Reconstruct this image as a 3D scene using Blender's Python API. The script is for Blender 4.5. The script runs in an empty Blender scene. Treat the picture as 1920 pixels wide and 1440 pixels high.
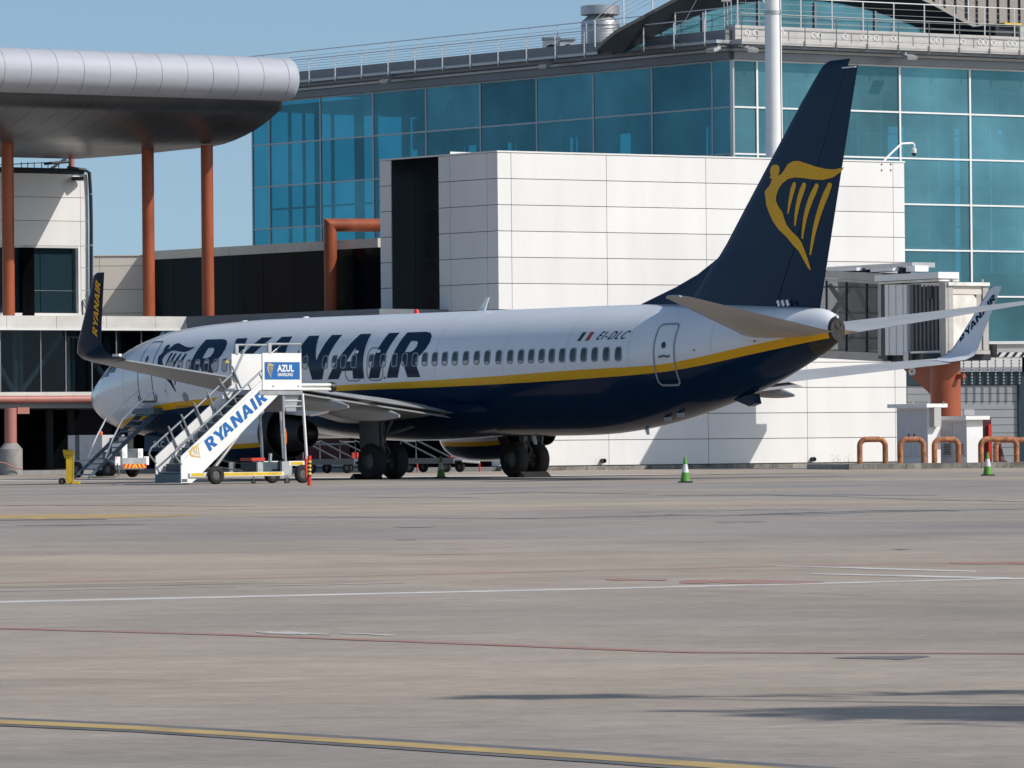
import bpy, bmesh, math, random
import numpy as np
from mathutils import Vector, Matrix, noise
R = math.radians
rnd = random.Random(7)
scene = bpy.context.scene
col = scene.collection

# ------------------------------------------------------------------ camera
FPX, HC, ROLL = 10000.0, 1.11, 0.0093          # focal length in photo pixels, eye height, camera roll
PITCH = math.atan(110 / FPX)
_F = Vector((0, math.cos(PITCH), math.sin(PITCH)))
_r0 = Vector((1, 0, 0)); _u0 = Vector((0, -math.sin(PITCH), math.cos(PITCH)))
_Rc = _r0 * math.cos(ROLL) - _u0 * math.sin(ROLL)
_Uc = _r0 * math.sin(ROLL) + _u0 * math.cos(ROLL)
cam_d = bpy.data.cameras.new('camera'); cam = bpy.data.objects.new('camera', cam_d); col.objects.link(cam)
cam_d.sensor_width = 36.0; cam_d.lens = 36.0 * FPX / 1920.0
cam_d.clip_start = 0.5; cam_d.clip_end = 6000
M = Matrix((( _Rc.x, _Uc.x, -_F.x, 0), (_Rc.y, _Uc.y, -_F.y, 0), (_Rc.z, _Uc.z, -_F.z, HC), (0, 0, 0, 1)))
cam.matrix_world = M
scene.camera = cam

# ------------------------------------------------------------------ light
SKY_LIFT = 0.12
SUN_AZ, SUN_EL = 69.0, 40.0                    # azimuth to the right of straight behind the camera
sd = Vector((math.sin(R(SUN_AZ)) * math.cos(R(SUN_EL)), -math.cos(R(SUN_AZ)) * math.cos(R(SUN_EL)), math.sin(R(SUN_EL))))
sun_d = bpy.data.lights.new('sun', 'SUN'); sun = bpy.data.objects.new('sun', sun_d); col.objects.link(sun)
sun_d.energy = 3.6; sun_d.angle = R(0.5); sun_d.color = (1.0, 0.95, 0.88)
sun.rotation_euler = sd.to_track_quat('Z', 'Y').to_euler(); sun.location = sd * 60
world = bpy.data.worlds.new('World'); scene.world = world; world.use_nodes = True
wn = world.node_tree.nodes; wl_ = world.node_tree.links
sky = wn.new('ShaderNodeTexSky'); sky.sky_type = 'NISHITA'; sky.sun_disc = False
sky.sun_elevation = R(SUN_EL); sky.sun_rotation = R(180 - SUN_AZ)
sky.altitude = 100; sky.air_density = 1.0; sky.dust_density = 1.3; sky.ozone_density = 1.35
bg = wn['Background']; bg.inputs[1].default_value = 0.118
# the whole dome is read a little higher up, as the clear dry air here shows no yellow band over the horizon
_tc = wn.new('ShaderNodeTexCoord'); _ad = wn.new('ShaderNodeVectorMath'); _ad.operation = 'ADD'; _ad.inputs[1].default_value = (0, 0, SKY_LIFT)
_nm = wn.new('ShaderNodeVectorMath'); _nm.operation = 'NORMALIZE'
wl_.new(_tc.outputs['Generated'], _ad.inputs[0]); wl_.new(_ad.outputs[0], _nm.inputs[0]); wl_.new(_nm.outputs[0], sky.inputs['Vector'])
_tn = wn.new('ShaderNodeMix'); _tn.data_type = 'RGBA'; _tn.blend_type = 'MULTIPLY'; _tn.inputs[0].default_value = 1.0
_tn.inputs[7].default_value = (1.0, 1.05, 1.01, 1)
wl_.new(sky.outputs[0], _tn.inputs[6]); wl_.new(_tn.outputs[2], bg.inputs[0])
scene.view_settings.view_transform = 'Standard'; scene.view_settings.look = 'None'
scene.view_settings.exposure = 0.13; scene.view_settings.gamma = 1.0
scene.cycles.max_bounces = 8; scene.cycles.transparent_max_bounces = 12
scene.cycles.use_denoising = True

# ------------------------------------------------------------------ photo point -> place
def ray(u, v):
    a, b = u - 960.0, 720.0 - v
    return _Rc * a + _Uc * b + _F * FPX
CAM = Vector((0, 0, HC))
def P(u, v, Y):
    d = ray(u, v); return CAM + d * (Y / d.y)
def G(u, v, z=0.0):
    d = ray(u, v); return CAM + d * ((z - HC) / d.z)
def px(X, Y):                                  # nothing but the photo's scale at a distance: metres per photo pixel
    return Y / FPX

class Facade:
    """A vertical wall plane: s runs along it, z up, o outwards (towards the viewer's side)."""
    def __init__(s, o, d):
        s.o = Vector((o.x, o.y, 0)); s.d = Vector((d[0], d[1], 0)).normalized()
        s.n = Vector((s.d.y, -s.d.x, 0))
        if s.n.dot(s.o - CAM) > 0: s.n = -s.n
    def sz(s, u, v, off=0.0):
        d = ray(u, v); oo = s.o + s.n * off
        t = (oo - CAM).dot(s.n) / d.dot(s.n); p = CAM + d * t
        return (p - s.o).dot(s.d), p.z
    def S(s, u, v=600, off=0.0): return s.sz(u, v, off)[0]
    def Z(s, u, v, off=0.0): return s.sz(u, v, off)[1]
    def pt(s, a, z, off=0.0): return s.o + s.d * a + s.n * off + Vector((0, 0, z))
    def at(s, u, v, off=0.0):
        a, z = s.sz(u, v, off); return s.pt(a, z, off)
dR = (math.sin(R(57)), math.cos(R(57)))        # walls that recede to the right
dL = (-math.sin(R(39.6)), math.cos(R(39.6)))   # walls that recede to the left

# ------------------------------------------------------------------ materials
def mat(name, c, rough=0.5, metal=0.0, var=0.06, scale=1.5, bump=0.0, spec=0.5, coat=0.0, stretch=(1, 1, 1), rand=0.0, c2=None, detail=6.0):
    m = bpy.data.materials.new(name); m.use_nodes = True
    nt = m.node_tree; n = nt.nodes; l = nt.links; b = n['Principled BSDF']
    b.inputs['Roughness'].default_value = rough; b.inputs['Metallic'].default_value = metal
    b.inputs['Specular IOR Level'].default_value = spec
    if coat: b.inputs['Coat Weight'].default_value = coat; b.inputs['Coat Roughness'].default_value = 0.04
    tc = n.new('ShaderNodeTexCoord'); mp = n.new('ShaderNodeMapping'); mp.inputs['Scale'].default_value = stretch
    l.new(tc.outputs['Object'], mp.inputs['Vector'])
    geo = n.new('ShaderNodeNewGeometry'); l.new(geo.outputs['Position'], mp.inputs['Vector'])
    nz = n.new('ShaderNodeTexNoise'); nz.inputs['Scale'].default_value = scale; nz.inputs['Detail'].default_value = detail
    nz.inputs['Roughness'].default_value = 0.62
    l.new(mp.outputs[0], nz.inputs['Vector'])
    rp = n.new('ShaderNodeValToRGB'); rp.color_ramp.elements[0].position = 0.3; rp.color_ramp.elements[1].position = 0.7
    k = 1 - var
    rp.color_ramp.elements[0].color = (*(c2 or [x * (1 - 1.6 * var) for x in c]), 1)
    rp.color_ramp.elements[1].color = (*[min(1, x * (1 + 0.6 * var)) for x in c], 1)
    l.new(nz.outputs['Fac'], rp.inputs['Fac'])
    out = rp.outputs[0]
    if rand:
        oi = n.new('ShaderNodeObjectInfo'); mr = n.new('ShaderNodeMapRange')
        mr.inputs['To Min'].default_value = 1 - rand; mr.inputs['To Max'].default_value = 1 + rand * 0.4
        l.new(oi.outputs['Random'], mr.inputs['Value'])
        mx = n.new('ShaderNodeVectorMath'); mx.operation = 'SCALE'
        l.new(out, mx.inputs[0]); l.new(mr.outputs[0], mx.inputs['Scale']); out = mx.outputs[0]
    l.new(out, b.inputs['Base Color'])
    rr = n.new('ShaderNodeMapRange'); rr.inputs['To Min'].default_value = max(0, rough - 0.08); rr.inputs['To Max'].default_value = min(1, rough + 0.1)
    l.new(nz.outputs['Fac'], rr.inputs['Value']); l.new(rr.outputs[0], b.inputs['Roughness'])
    if bump:
        bp = n.new('ShaderNodeBump'); bp.inputs['Strength'].default_value = bump; bp.inputs['Distance'].default_value = 0.02
        n2 = n.new('ShaderNodeTexNoise'); n2.inputs['Scale'].default_value = scale * 8; n2.inputs['Detail'].default_value = 5
        l.new(mp.outputs[0], n2.inputs['Vector']); l.new(n2.outputs['Fac'], bp.inputs['Height']); l.new(bp.outputs[0], b.inputs['Normal'])
    return m

def glass(name, tint, refl=0.12, rough=0.02, gloss=(0.75, 0.9, 1.0), wob=0.0, dense=0.0, body=(0.01, 0.05, 0.07), vary=0.0):
    m = bpy.data.materials.new(name); m.use_nodes = True
    nt = m.node_tree; n = nt.nodes; l = nt.links; n.remove(n['Principled BSDF'])
    o = n['Material Output']
    tr = n.new('ShaderNodeBsdfTransparent'); tr.inputs[0].default_value = (*tint, 1)
    df = n.new('ShaderNodeBsdfDiffuse'); df.inputs[0].default_value = (*body, 1)
    m0 = n.new('ShaderNodeMixShader'); m0.inputs[0].default_value = dense
    l.new(tr.outputs[0], m0.inputs[1]); l.new(df.outputs[0], m0.inputs[2])
    gl = n.new('ShaderNodeBsdfGlossy'); gl.inputs['Color'].default_value = (*gloss, 1); gl.inputs['Roughness'].default_value = rough
    lw = n.new('ShaderNodeLayerWeight'); lw.inputs['Blend'].default_value = 0.5
    pw = n.new('ShaderNodeMath'); pw.operation = 'POWER'; pw.inputs[1].default_value = 5.0; l.new(lw.outputs['Facing'], pw.inputs[0])
    ma = n.new('ShaderNodeMath'); ma.operation = 'MULTIPLY_ADD'; ma.inputs[1].default_value = 0.9; ma.inputs[2].default_value = 0.04 + refl; l.new(pw.outputs[0], ma.inputs[0])
    ge = n.new('ShaderNodeNewGeometry'); iv = n.new('ShaderNodeMath'); iv.operation = 'SUBTRACT'; iv.inputs[0].default_value = 1.0; l.new(ge.outputs['Backfacing'], iv.inputs[1])
    ad = n.new('ShaderNodeMath'); ad.operation = 'MULTIPLY'; ad.use_clamp = True; l.new(ma.outputs[0], ad.inputs[0]); l.new(iv.outputs[0], ad.inputs[1])
    if vary:                                   # no two panes reflect quite alike
        oi = n.new('ShaderNodeObjectInfo'); mr = n.new('ShaderNodeMapRange'); mr.inputs['To Min'].default_value = 1 - vary * 1.4; mr.inputs['To Max'].default_value = 1 + vary
        l.new(oi.outputs['Random'], mr.inputs['Value'])
        nz0 = n.new('ShaderNodeTexNoise'); nz0.inputs['Scale'].default_value = 0.35; nz0.inputs['Detail'].default_value = 4
        l.new(ge.outputs['Position'], nz0.inputs['Vector']); mr2 = n.new('ShaderNodeMapRange'); mr2.inputs['From Min'].default_value = 0.3; mr2.inputs['From Max'].default_value = 0.7
        mr2.inputs['To Min'].default_value = 1 - vary; mr2.inputs['To Max'].default_value = 1 + vary; l.new(nz0.outputs['Fac'], mr2.inputs['Value'])
        mm_ = n.new('ShaderNodeMath'); mm_.operation = 'MULTIPLY'; l.new(mr.outputs[0], mm_.inputs[0]); l.new(mr2.outputs[0], mm_.inputs[1])
        for sh, c_ in ((df, body), (gl, gloss)):
            vm = n.new('ShaderNodeVectorMath'); vm.operation = 'SCALE'; vm.inputs[0].default_value = c_; l.new(mm_.outputs[0], vm.inputs['Scale']); l.new(vm.outputs[0], sh.inputs['Color'])
    mx = n.new('ShaderNodeMixShader'); l.new(ad.outputs[0], mx.inputs[0]); l.new(m0.outputs[0], mx.inputs[1]); l.new(gl.outputs[0], mx.inputs[2])
    l.new(mx.outputs[0], o.inputs['Surface'])
    if wob:
        tc = n.new('ShaderNodeNewGeometry'); nz = n.new('ShaderNodeTexNoise'); nz.inputs['Scale'].default_value = 0.9; nz.inputs['Detail'].default_value = 1
        bp = n.new('ShaderNodeBump'); bp.inputs['Strength'].default_value = wob; bp.inputs['Distance'].default_value = 0.05
        l.new(tc.outputs['Position'], nz.inputs['Vector']); l.new(nz.outputs['Fac'], bp.inputs['Height'])
        l.new(bp.outputs[0], gl.inputs['Normal'])
    return m

NAVY = (0.0008, 0.0175, 0.05)
YEL = (0.80, 0.41, 0.012)
m_white_paint = mat('aircraft white gloss paint', (0.74, 0.75, 0.77), 0.22, 0, 0.03, 0.7, coat=0.5)
m_navy = mat('aircraft navy gloss paint', NAVY, 0.13, 0, 0.1, 0.5, spec=0.2)
m_yellow = mat('aircraft yellow gloss paint', YEL, 0.25, 0, 0.05, 0.8, spec=0.25)
m_wing_grey = mat('wing grey paint', (0.37, 0.375, 0.38), 0.32, 0, 0.08, 1.2, stretch=(1, 1, 4))
m_metal = mat('bare bright metal', (0.78, 0.78, 0.80), 0.22, 1.0, 0.05, 2)
m_gear = mat('landing gear grey', (0.12, 0.13, 0.14), 0.45, 0.2, 0.15, 4)
m_dark_metal = mat('dark exhaust metal', (0.05, 0.048, 0.046), 0.5, 0.6, 0.25, 3)
m_tyre = mat('tyre rubber', (0.013, 0.013, 0.014), 0.8, 0, 0.25, 6, bump=0.2)
m_rim = mat('wheel rim grey', (0.11, 0.115, 0.12), 0.45, 0.4, 0.15, 6)
m_pane_lit = mat('cabin window painted light', (0.50, 0.46, 0.40), 0.3, 0, 0.06, 3)  # pale tone painting the light caught in the lower panes
m_window = mat('cabin window dark acrylic', (0.02, 0.04, 0.05), 0.06, 0, 0.05, 3)
m_frame = mat('cabin window frame', (0.27, 0.28, 0.295), 0.4, 0.1, 0.05, 3)
m_seam = mat('dark seam', (0.10, 0.11, 0.12), 0.6, 0, 0.05, 3)
m_outline = mat('door outline grey', (0.28, 0.30, 0.33), 0.5, 0, 0.05, 3)
m_airstair = mat('airstair blue grey', (0.085, 0.13, 0.165), 0.45, 0.2, 0.15, 5)
m_panel = mat('white cladding panel', (0.75, 0.735, 0.715), 0.5, 0, 0.045, 0.7, rand=0.045, stretch=(1, 1, 0.2))
m_panel2 = mat('beige cladding panel', (0.66, 0.61, 0.54), 0.55, 0, 0.06, 0.5, rand=0.04, stretch=(1, 1, 0.3))
m_joint = mat('panel joint', (0.05, 0.05, 0.055), 0.8)
m_black_glass = mat('black cladding glass', (0.004, 0.006, 0.009), 0.10, 0, 0.2, 0.6, rand=0.2, spec=0.06)
m_ledge = mat('concrete ledge', (0.62, 0.60, 0.57), 0.7, 0, 0.1, 0.9, bump=0.1)
m_ledge_shade = mat('shade-toned ledge concrete', (0.15, 0.175, 0.20), 0.6, 0, 0.1, 0.9)  # darker copy of the ledge concrete, with the shade painted in
m_block_glass = glass('blue grey window film glass', (0.25, 0.35, 0.42), 0.05, 0.03, (0.6, 0.8, 0.95), dense=0.55, body=(0.03, 0.06, 0.08))
m_conc = mat('grey concrete', (0.30, 0.29, 0.28), 0.85, 0, 0.22, 1.6, bump=0.3)
m_kerb = mat('kerb concrete', (0.27, 0.25, 0.22), 0.9, 0, 0.35, 2.5, bump=0.4, rand=0.25)
m_orange = mat('orange column paint', (0.345, 0.08, 0.027), 0.5, 0, 0.2, 1.6, stretch=(1, 1, 0.3))
m_pink = mat('faded red steel', (0.42, 0.17, 0.14), 0.5, 0, 0.1, 1)
m_maroon = mat('maroon sheet metal', (0.10, 0.014, 0.02), 0.5, 0, 0.2, 1)
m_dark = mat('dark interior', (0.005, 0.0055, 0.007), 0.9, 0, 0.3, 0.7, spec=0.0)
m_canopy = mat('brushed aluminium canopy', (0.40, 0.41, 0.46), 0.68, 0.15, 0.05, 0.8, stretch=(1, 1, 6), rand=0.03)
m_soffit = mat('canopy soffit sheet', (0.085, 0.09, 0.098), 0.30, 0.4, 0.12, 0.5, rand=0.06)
m_mull = mat('aluminium mullion', (0.42, 0.44, 0.46), 0.4, 0.3, 0.05, 2)
m_steel = mat('galvanised steel', (0.48, 0.49, 0.50), 0.4, 0.6, 0.12, 3)
m_eave = mat('grey eave sheet', (0.20, 0.21, 0.225), 0.45, 0.4, 0.1, 1)
m_beam = mat('pale concrete beam', (0.50, 0.48, 0.46), 0.8, 0, 0.1, 1.5, bump=0.1)
m_white = mat('white painted metal', (0.78, 0.78, 0.77), 0.4, 0, 0.04, 2)
m_slate = mat('dark roof sheet', (0.018, 0.024, 0.032), 0.55, 0.2, 0.15, 0.8)
m_taupe = mat('taupe standing seam sheet', (0.33, 0.29, 0.26), 0.6, 0, 0.08, 1, rand=0.08)
m_teal = glass('teal curtain wall glass', (0.13, 0.58, 0.70), 0.075, 0.012, (0.24, 0.72, 0.86), wob=0.10, dense=0.29, body=(0.19, 0.33, 0.37), vary=0.22)
m_smoke = glass('smoked walkway glass', (0.42, 0.48, 0.52), 0.0, 0.03, (0.25, 0.32, 0.40), dense=0.10, body=(0.004, 0.006, 0.009))
m_smoke2 = glass('grey tunnel glass', (0.55, 0.56, 0.56), 0.02, 0.05, (0.8, 0.9, 1.0), dense=0.2, body=(0.06, 0.065, 0.07))
m_int_wall = mat('pale interior wall', (0.45, 0.47, 0.48), 0.8, 0, 0.1, 0.4)
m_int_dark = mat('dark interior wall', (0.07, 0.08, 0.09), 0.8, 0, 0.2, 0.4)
m_blue = mat('sign blue', (0.002, 0.115, 0.37), 0.45, 0, 0.02, 2)
m_gold = mat('gold print', (0.62, 0.42, 0.10), 0.5, 0, 0.05, 8)
m_stair_white = mat('stair white paint', (0.80, 0.79, 0.77), 0.4, 0, 0.05, 2)
m_stair_grey = mat('stair grey steel', (0.34, 0.36, 0.38), 0.45, 0.3, 0.12, 4)
m_stair_rail = mat('stair rail grey', (0.27, 0.285, 0.30), 0.5, 0.3, 0.15, 5)
m_stair_dark = mat('stair tread dark', (0.06, 0.09, 0.11), 0.55, 0.2, 0.15, 4)
m_eq_yellow = mat('equipment yellow', (0.70, 0.46, 0.02), 0.42, 0, 0.14, 4)
m_red = mat('signal red', (0.60, 0.035, 0.02), 0.45, 0, 0.08, 4)
m_orange_tape = mat('orange strap', (0.75, 0.16, 0.02), 0.5)
m_black = mat('black', (0.012, 0.012, 0.013), 0.5, 0, 0.1, 4)
m_cone_g = mat('cone green', (0.10, 0.30, 0.03), 0.5, 0, 0.15, 8)
m_cone_w = mat('cone reflective white', (0.66, 0.67, 0.66), 0.45, 0, 0.12, 8)
m_tug = mat('tug pale grey', (0.50, 0.50, 0.52), 0.45, 0, 0.1, 3)
m_rust = mat('rusted orange pipe', (0.46, 0.19, 0.075), 0.7, 0, 0.35, 5, c2=(0.14, 0.05, 0.03), bump=0.2)
m_cab = mat('cabinet grey paint', (0.56, 0.55, 0.57), 0.5, 0, 0.05, 1.5)
m_door_grey = mat('roller door grey', (0.34, 0.35, 0.365), 0.55, 0, 0.06, 1, rand=0.05)
m_blue_dark = mat('dark blue steel', (0.02, 0.045, 0.06), 0.5, 0, 0.15, 1)
m_bellow = mat('grey rubber bellows', (0.13, 0.135, 0.14), 0.7, 0, 0.1, 2)
m_bridge = mat('weathered bridge paint', (0.43, 0.41, 0.39), 0.55, 0, 0.12, 1.4, rand=0.05)
m_grubby = mat('peeling white panel', (0.82, 0.81, 0.78), 0.55, 0, 0.1, 2.2, c2=(0.60, 0.55, 0.47))
m_rope = mat('black and white cord', (0.5, 0.5, 0.5), 0.7)
m_leaf = mat('leaf green', (0.06, 0.10, 0.025), 0.6, 0, 0.3, 6, rand=0.2)
m_bark = mat('bark', (0.12, 0.09, 0.065), 0.9, 0, 0.3, 5, bump=0.4)
m_dry = mat('dry weed', (0.22, 0.19, 0.09), 0.8, 0, 0.3, 9)
m_amber = mat('amber beacon', (0.75, 0.14, 0.03), 0.25, 0, 0.05, 4)
m_lens = mat('lamp lens', (0.70, 0.70, 0.68), 0.15, 0, 0.05, 4)
m_flag_g = mat('flag dark green', (0.01, 0.05, 0.04), 0.4)
m_flag_r = mat('flag russet', (0.42, 0.05, 0.02), 0.4)

# ------------------------------------------------------------------ mesh helpers
FRAME = {}
class MB:
    def __init__(s): s.v = []; s.f = []; s.m = []
    def add(s, vs, fs, m=0):
        k = len(s.v); s.v += [Vector(x) for x in vs]
        for f in fs: s.f.append([k + i for i in f]); s.m.append(m)
        return s
    def para(s, o, a, b, c, m=0):
        o, a, b, c = Vector(o), Vector(a), Vector(b), Vector(c)
        vs = [o, o + a, o + a + b, o + b, o + c, o + a + c, o + a + b + c, o + b + c]
        return s.add(vs, [(0, 3, 2, 1), (4, 5, 6, 7), (0, 1, 5, 4), (1, 2, 6, 5), (2, 3, 7, 6), (3, 0, 4, 7)], m)
    def box(s, c, size, ax=None, m=0):
        c = Vector(c); X, Y, Z = ax or (Vector((1, 0, 0)), Vector((0, 1, 0)), Vector((0, 0, 1)))
        a, b, d = X * size[0], Y * size[1], Z * size[2]
        return s.para(c - (a + b + d) / 2, a, b, d, m)
    def prism(s, poly, ext, m=0):
        poly = [Vector(p) for p in poly]; ext = Vector(ext); n = len(poly)
        vs = poly + [p + ext for p in poly]
        fs = [list(range(n))[::-1], list(range(n, 2 * n))] + [(i, (i + 1) % n, n + (i + 1) % n, n + i) for i in range(n)]
        return s.add(vs, fs, m)
    def tube(s, path, r, n=8, m=0, closed=False):
        path = [Vector(p) for p in path]; rings = []
        L = len(path); up = None
        for i, p in enumerate(path):
            if closed: t = path[(i + 1) % L] - path[i - 1]
            else: t = path[min(i + 1, L - 1)] - path[max(i - 1, 0)]
            t.normalize()
            if up is None:
                up = Vector((0, 0, 1)) if abs(t.z) < 0.95 else Vector((1, 0, 0))
            x = t.cross(up)
            if x.length < 1e-4: x = t.orthogonal()
            x.normalize(); y = x.cross(t).normalized(); up = y
            rr = r[i] if isinstance(r, (list, tuple)) else r
            rings.append([p + (x * math.cos(2 * math.pi * k / n) + y * math.sin(2 * math.pi * k / n)) * rr for k in range(n)])
        vs = [q for rg in rings for q in rg]; fs = []
        for i in range(L if closed else L - 1):
            a, b = i * n, ((i + 1) % L) * n
            for k in range(n): fs.append((a + k, a + (k + 1) % n, b + (k + 1) % n, b + k))
        if not closed: fs += [list(range(n))[::-1], list(range((L - 1) * n, L * n))]
        return s.add(vs, fs, m)
    def lathe(s, prof, o, ax, n=24, m=0, mats=None):
        """prof: (radius, distance along ax)"""
        o, ax = Vector(o), Vector(ax).normalized()
        x = ax.orthogonal().normalized(); y = ax.cross(x)
        vs = []; k0 = len(s.v)
        for r, h in prof:
            for k in range(n): vs.append(o + ax * h + (x * math.cos(2 * math.pi * k / n) + y * math.sin(2 * math.pi * k / n)) * max(r, 1e-4))
        s.v += vs
        for i in range(len(prof) - 1):
            for k in range(n):
                s.f.append([k0 + i * n + k, k0 + i * n + (k + 1) % n, k0 + (i + 1) * n + (k + 1) % n, k0 + (i + 1) * n + k])
                s.m.append(mats[i] if mats else m)
        return s
    def wheel(s, c, ax, r, w, rim=0.55, n=28, mt=0, mr=1):
        h = w / 2; b = min(w * 0.25, r * 0.18)
        pr = [(0.01, -h * 0.5), (r * rim * 0.55, -h * 0.55), (r * rim * 0.92, -h * 0.45), (r * rim, -h * 0.9), (r * 0.85, -h), (r - b * 0.5, -h + b * 0.25), (r, -h + b), (r, h - b), (r - b * 0.5, h - b * 0.25), (r * 0.85, h), (r * rim, h * 0.9), (r * rim * 0.92, h * 0.45), (r * rim * 0.55, h * 0.55), (0.01, h * 0.5)]
        return s.lathe(pr, c, ax, n, mats=[mr, mr, mr, mt, mt, mt, mt, mt, mt, mt, mr, mr, mr])
    def build(s, name, mats, parent=None, smooth=False, angle=38, normals=True, loc=None):
        me = bpy.data.meshes.new(name)
        fr = FRAME.get(parent) if parent else (Vector(loc) if loc is not None else None)
        if parent is None and loc is None:
            xs = [v.x for v in s.v]; ys = [v.y for v in s.v]; zs = [v.z for v in s.v]
            fr = Vector(((min(xs) + max(xs)) / 2, (min(ys) + max(ys)) / 2, min(zs)))
        vs = [(v - fr) for v in s.v] if fr is not None else s.v
        me.from_pydata(vs, [], s.f)
        mats = mats if isinstance(mats, (list, tuple)) else [mats]
        for m in mats: me.materials.append(m)
        me.polygons.foreach_set('material_index', s.m)
        if normals:
            bm = bmesh.new(); bm.from_mesh(me); bmesh.ops.recalc_face_normals(bm, faces=bm.faces[:]); bm.to_mesh(me); bm.free()
        if smooth:
            me.shade_smooth(); me.set_sharp_from_angle(angle=R(angle))
        me.update()
        o = bpy.data.objects.new(name, me); col.objects.link(o)
        if parent: o.parent = parent; FRAME[o] = fr
        else: o.location = fr; FRAME[o] = fr
        return o
def tag(o, label=None, cat=None, group=None, kind=None):
    if label: o['label'] = label
    if cat: o['category'] = cat
    if group: o['group'] = group
    if kind: o['kind'] = kind
    return o
def thing(name, label, cat, loc, group=None, rotz=0.0, local=False):
    o = bpy.data.objects.new(name, None); col.objects.link(o); o.location = loc; o.rotation_euler = (0, 0, rotz)
    o.empty_display_size = 0.3
    FRAME[o] = None if local else Vector(loc)
    return tag(o, label, cat, group)
_unit = {}
def unit(m):
    if m.name not in _unit:
        b = MB().box((0, 0, 0), (1, 1, 1)); me = bpy.data.meshes.new('piece')
        me.from_pydata(b.v, [], b.f); me.materials.append(m)
        bm = bmesh.new(); bm.from_mesh(me); bmesh.ops.recalc_face_normals(bm, faces=bm.faces[:]); bm.to_mesh(me); bm.free()
        _unit[m.name] = me
    return _unit[m.name]
def piece(name, F, s0, s1, z0, z1, o0, o1, m, parent):
    """a slab on a facade, as an object of its own that shares one unit mesh per material"""
    o = bpy.data.objects.new(name, unit(m)); col.objects.link(o); o.parent = parent
    c = F.pt((s0 + s1) / 2, (z0 + z1) / 2, (o0 + o1) / 2)
    o.location = c - FRAME[parent]; o.scale = (abs(s1 - s0), abs(o1 - o0), abs(z1 - z0))
    o.rotation_euler = (0, 0, math.atan2(F.d.y, F.d.x)); FRAME[o] = None
    return o
def fbox(mb, F, s0, s1, z0, z1, o0, o1, m=0):
    return mb.para(F.pt(s0, z0, o0), F.d * (s1 - s0), F.n * (o1 - o0), Vector((0, 0, z1 - z0)), m)
def copy_tree(o, parent=None):
    c = o.copy(); col.objects.link(c)
    if parent: c.parent = parent
    for ch in list(o.children): copy_tree(ch, c)
    return c

def flat_polys(polys):
    """list of closed 2D outlines (holes alternate) -> filled triangles"""
    cu = bpy.data.curves.new('outline', 'CURVE'); cu.dimensions = '2D'; cu.fill_mode = 'BOTH'
    for p in polys:
        sp = cu.splines.new('POLY'); sp.points.add(len(p) - 1)
        for q, w in zip(sp.points, p): q.co = (w[0], w[1], 0, 1)
        sp.use_cyclic_u = True
    ob = bpy.data.objects.new('outline', cu); col.objects.link(ob)
    me = bpy.data.meshes.new_from_object(ob); bpy.data.objects.remove(ob); bpy.data.curves.remove(cu)
    return me
def text_flat(s, size, bold=0.0, space=1.0):
    cu = bpy.data.curves.new('text', 'FONT'); cu.body = s; cu.size = size; cu.offset = bold; cu.space_character = space; cu.fill_mode = 'BOTH'; cu.resolution_u = 4
    ob = bpy.data.objects.new('text', cu); col.objects.link(ob)
    bpy.context.view_layer.update()
    me = bpy.data.meshes.new_from_object(ob); bpy.data.objects.remove(ob); bpy.data.curves.remove(cu)
    xs = [v.co.x for v in me.vertices]; ys = [v.co.y for v in me.vertices]
    return me, min(xs), max(xs), min(ys), max(ys)
def decal(name, me, fn, m, parent, cuts=None, frame='p'):
    """carry flat print onto a surface; cuts: step between bisecting lines so that it can bend"""
    bm = bmesh.new(); bm.from_mesh(me); bpy.data.meshes.remove(me)
    if cuts:
        for ax, step in cuts:
            lo = min(v.co[ax] for v in bm.verts); hi = max(v.co[ax] for v in bm.verts); k = lo + step
            while k < hi - 1e-4:
                nrm = Vector((0, 0, 0)); nrm[ax] = 1; co = Vector((0, 0, 0)); co[ax] = k
                bmesh.ops.bisect_plane(bm, geom=bm.verts[:] + bm.edges[:] + bm.faces[:], plane_co=co, plane_no=nrm)
                k += step
    fr = FRAME.get(parent)
    for v in bm.verts:
        p = Vector(fn(v.co.x, v.co.y)); v.co = p - fr if fr is not None else p
    out = bpy.data.meshes.new(name); bm.to_mesh(out); bm.free(); out.materials.append(m)
    o = bpy.data.objects.new(name, out); col.objects.link(o); o.parent = parent; FRAME[o] = fr
    return o

# bold capitals as outlines in a box one unit high
GL = {
 'R': (1.18, [[(0, 0), (0, 1), (0.66, 1), (0.86, 0.97), (1.0, 0.89), (1.08, 0.76), (1.07, 0.62), (0.98, 0.49), (0.82, 0.41), (1.18, 0), (0.73, 0), (0.45, 0.36), (0.38, 0.36), (0.38, 0)],
             [(0.38, 0.56), (0.38, 0.80), (0.58, 0.80), (0.67, 0.76), (0.70, 0.68), (0.67, 0.60), (0.58, 0.56)]]),
 'Y': (1.36, [[(0.49, 0), (0.49, 0.40), (0, 1), (0.41, 1), (0.68, 0.63), (0.95, 1), (1.36, 1), (0.87, 0.40), (0.87, 0)]]),
 'A': (1.34, [[(0, 0), (0.47, 1), (0.87, 1), (1.34, 0), (0.94, 0), (0.87, 0.18), (0.47, 0.18), (0.40, 0)],
             [(0.55, 0.39), (0.67, 0.72), (0.79, 0.39)]]),
 'N': (1.22, [[(0, 0), (0, 1), (0.38, 1), (0.84, 0.42), (0.84, 1), (1.22, 1), (1.22, 0), (0.86, 0), (0.38, 0.60), (0.38, 0)]]),
 'I': (0.38, [[(0, 0), (0, 1), (0.38, 1), (0.38, 0)]]),
}
KERN = {'RY': .02, 'YA': -.20, 'AN': .07, 'NA': .07, 'AI': .09, 'IR': .14}
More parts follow.
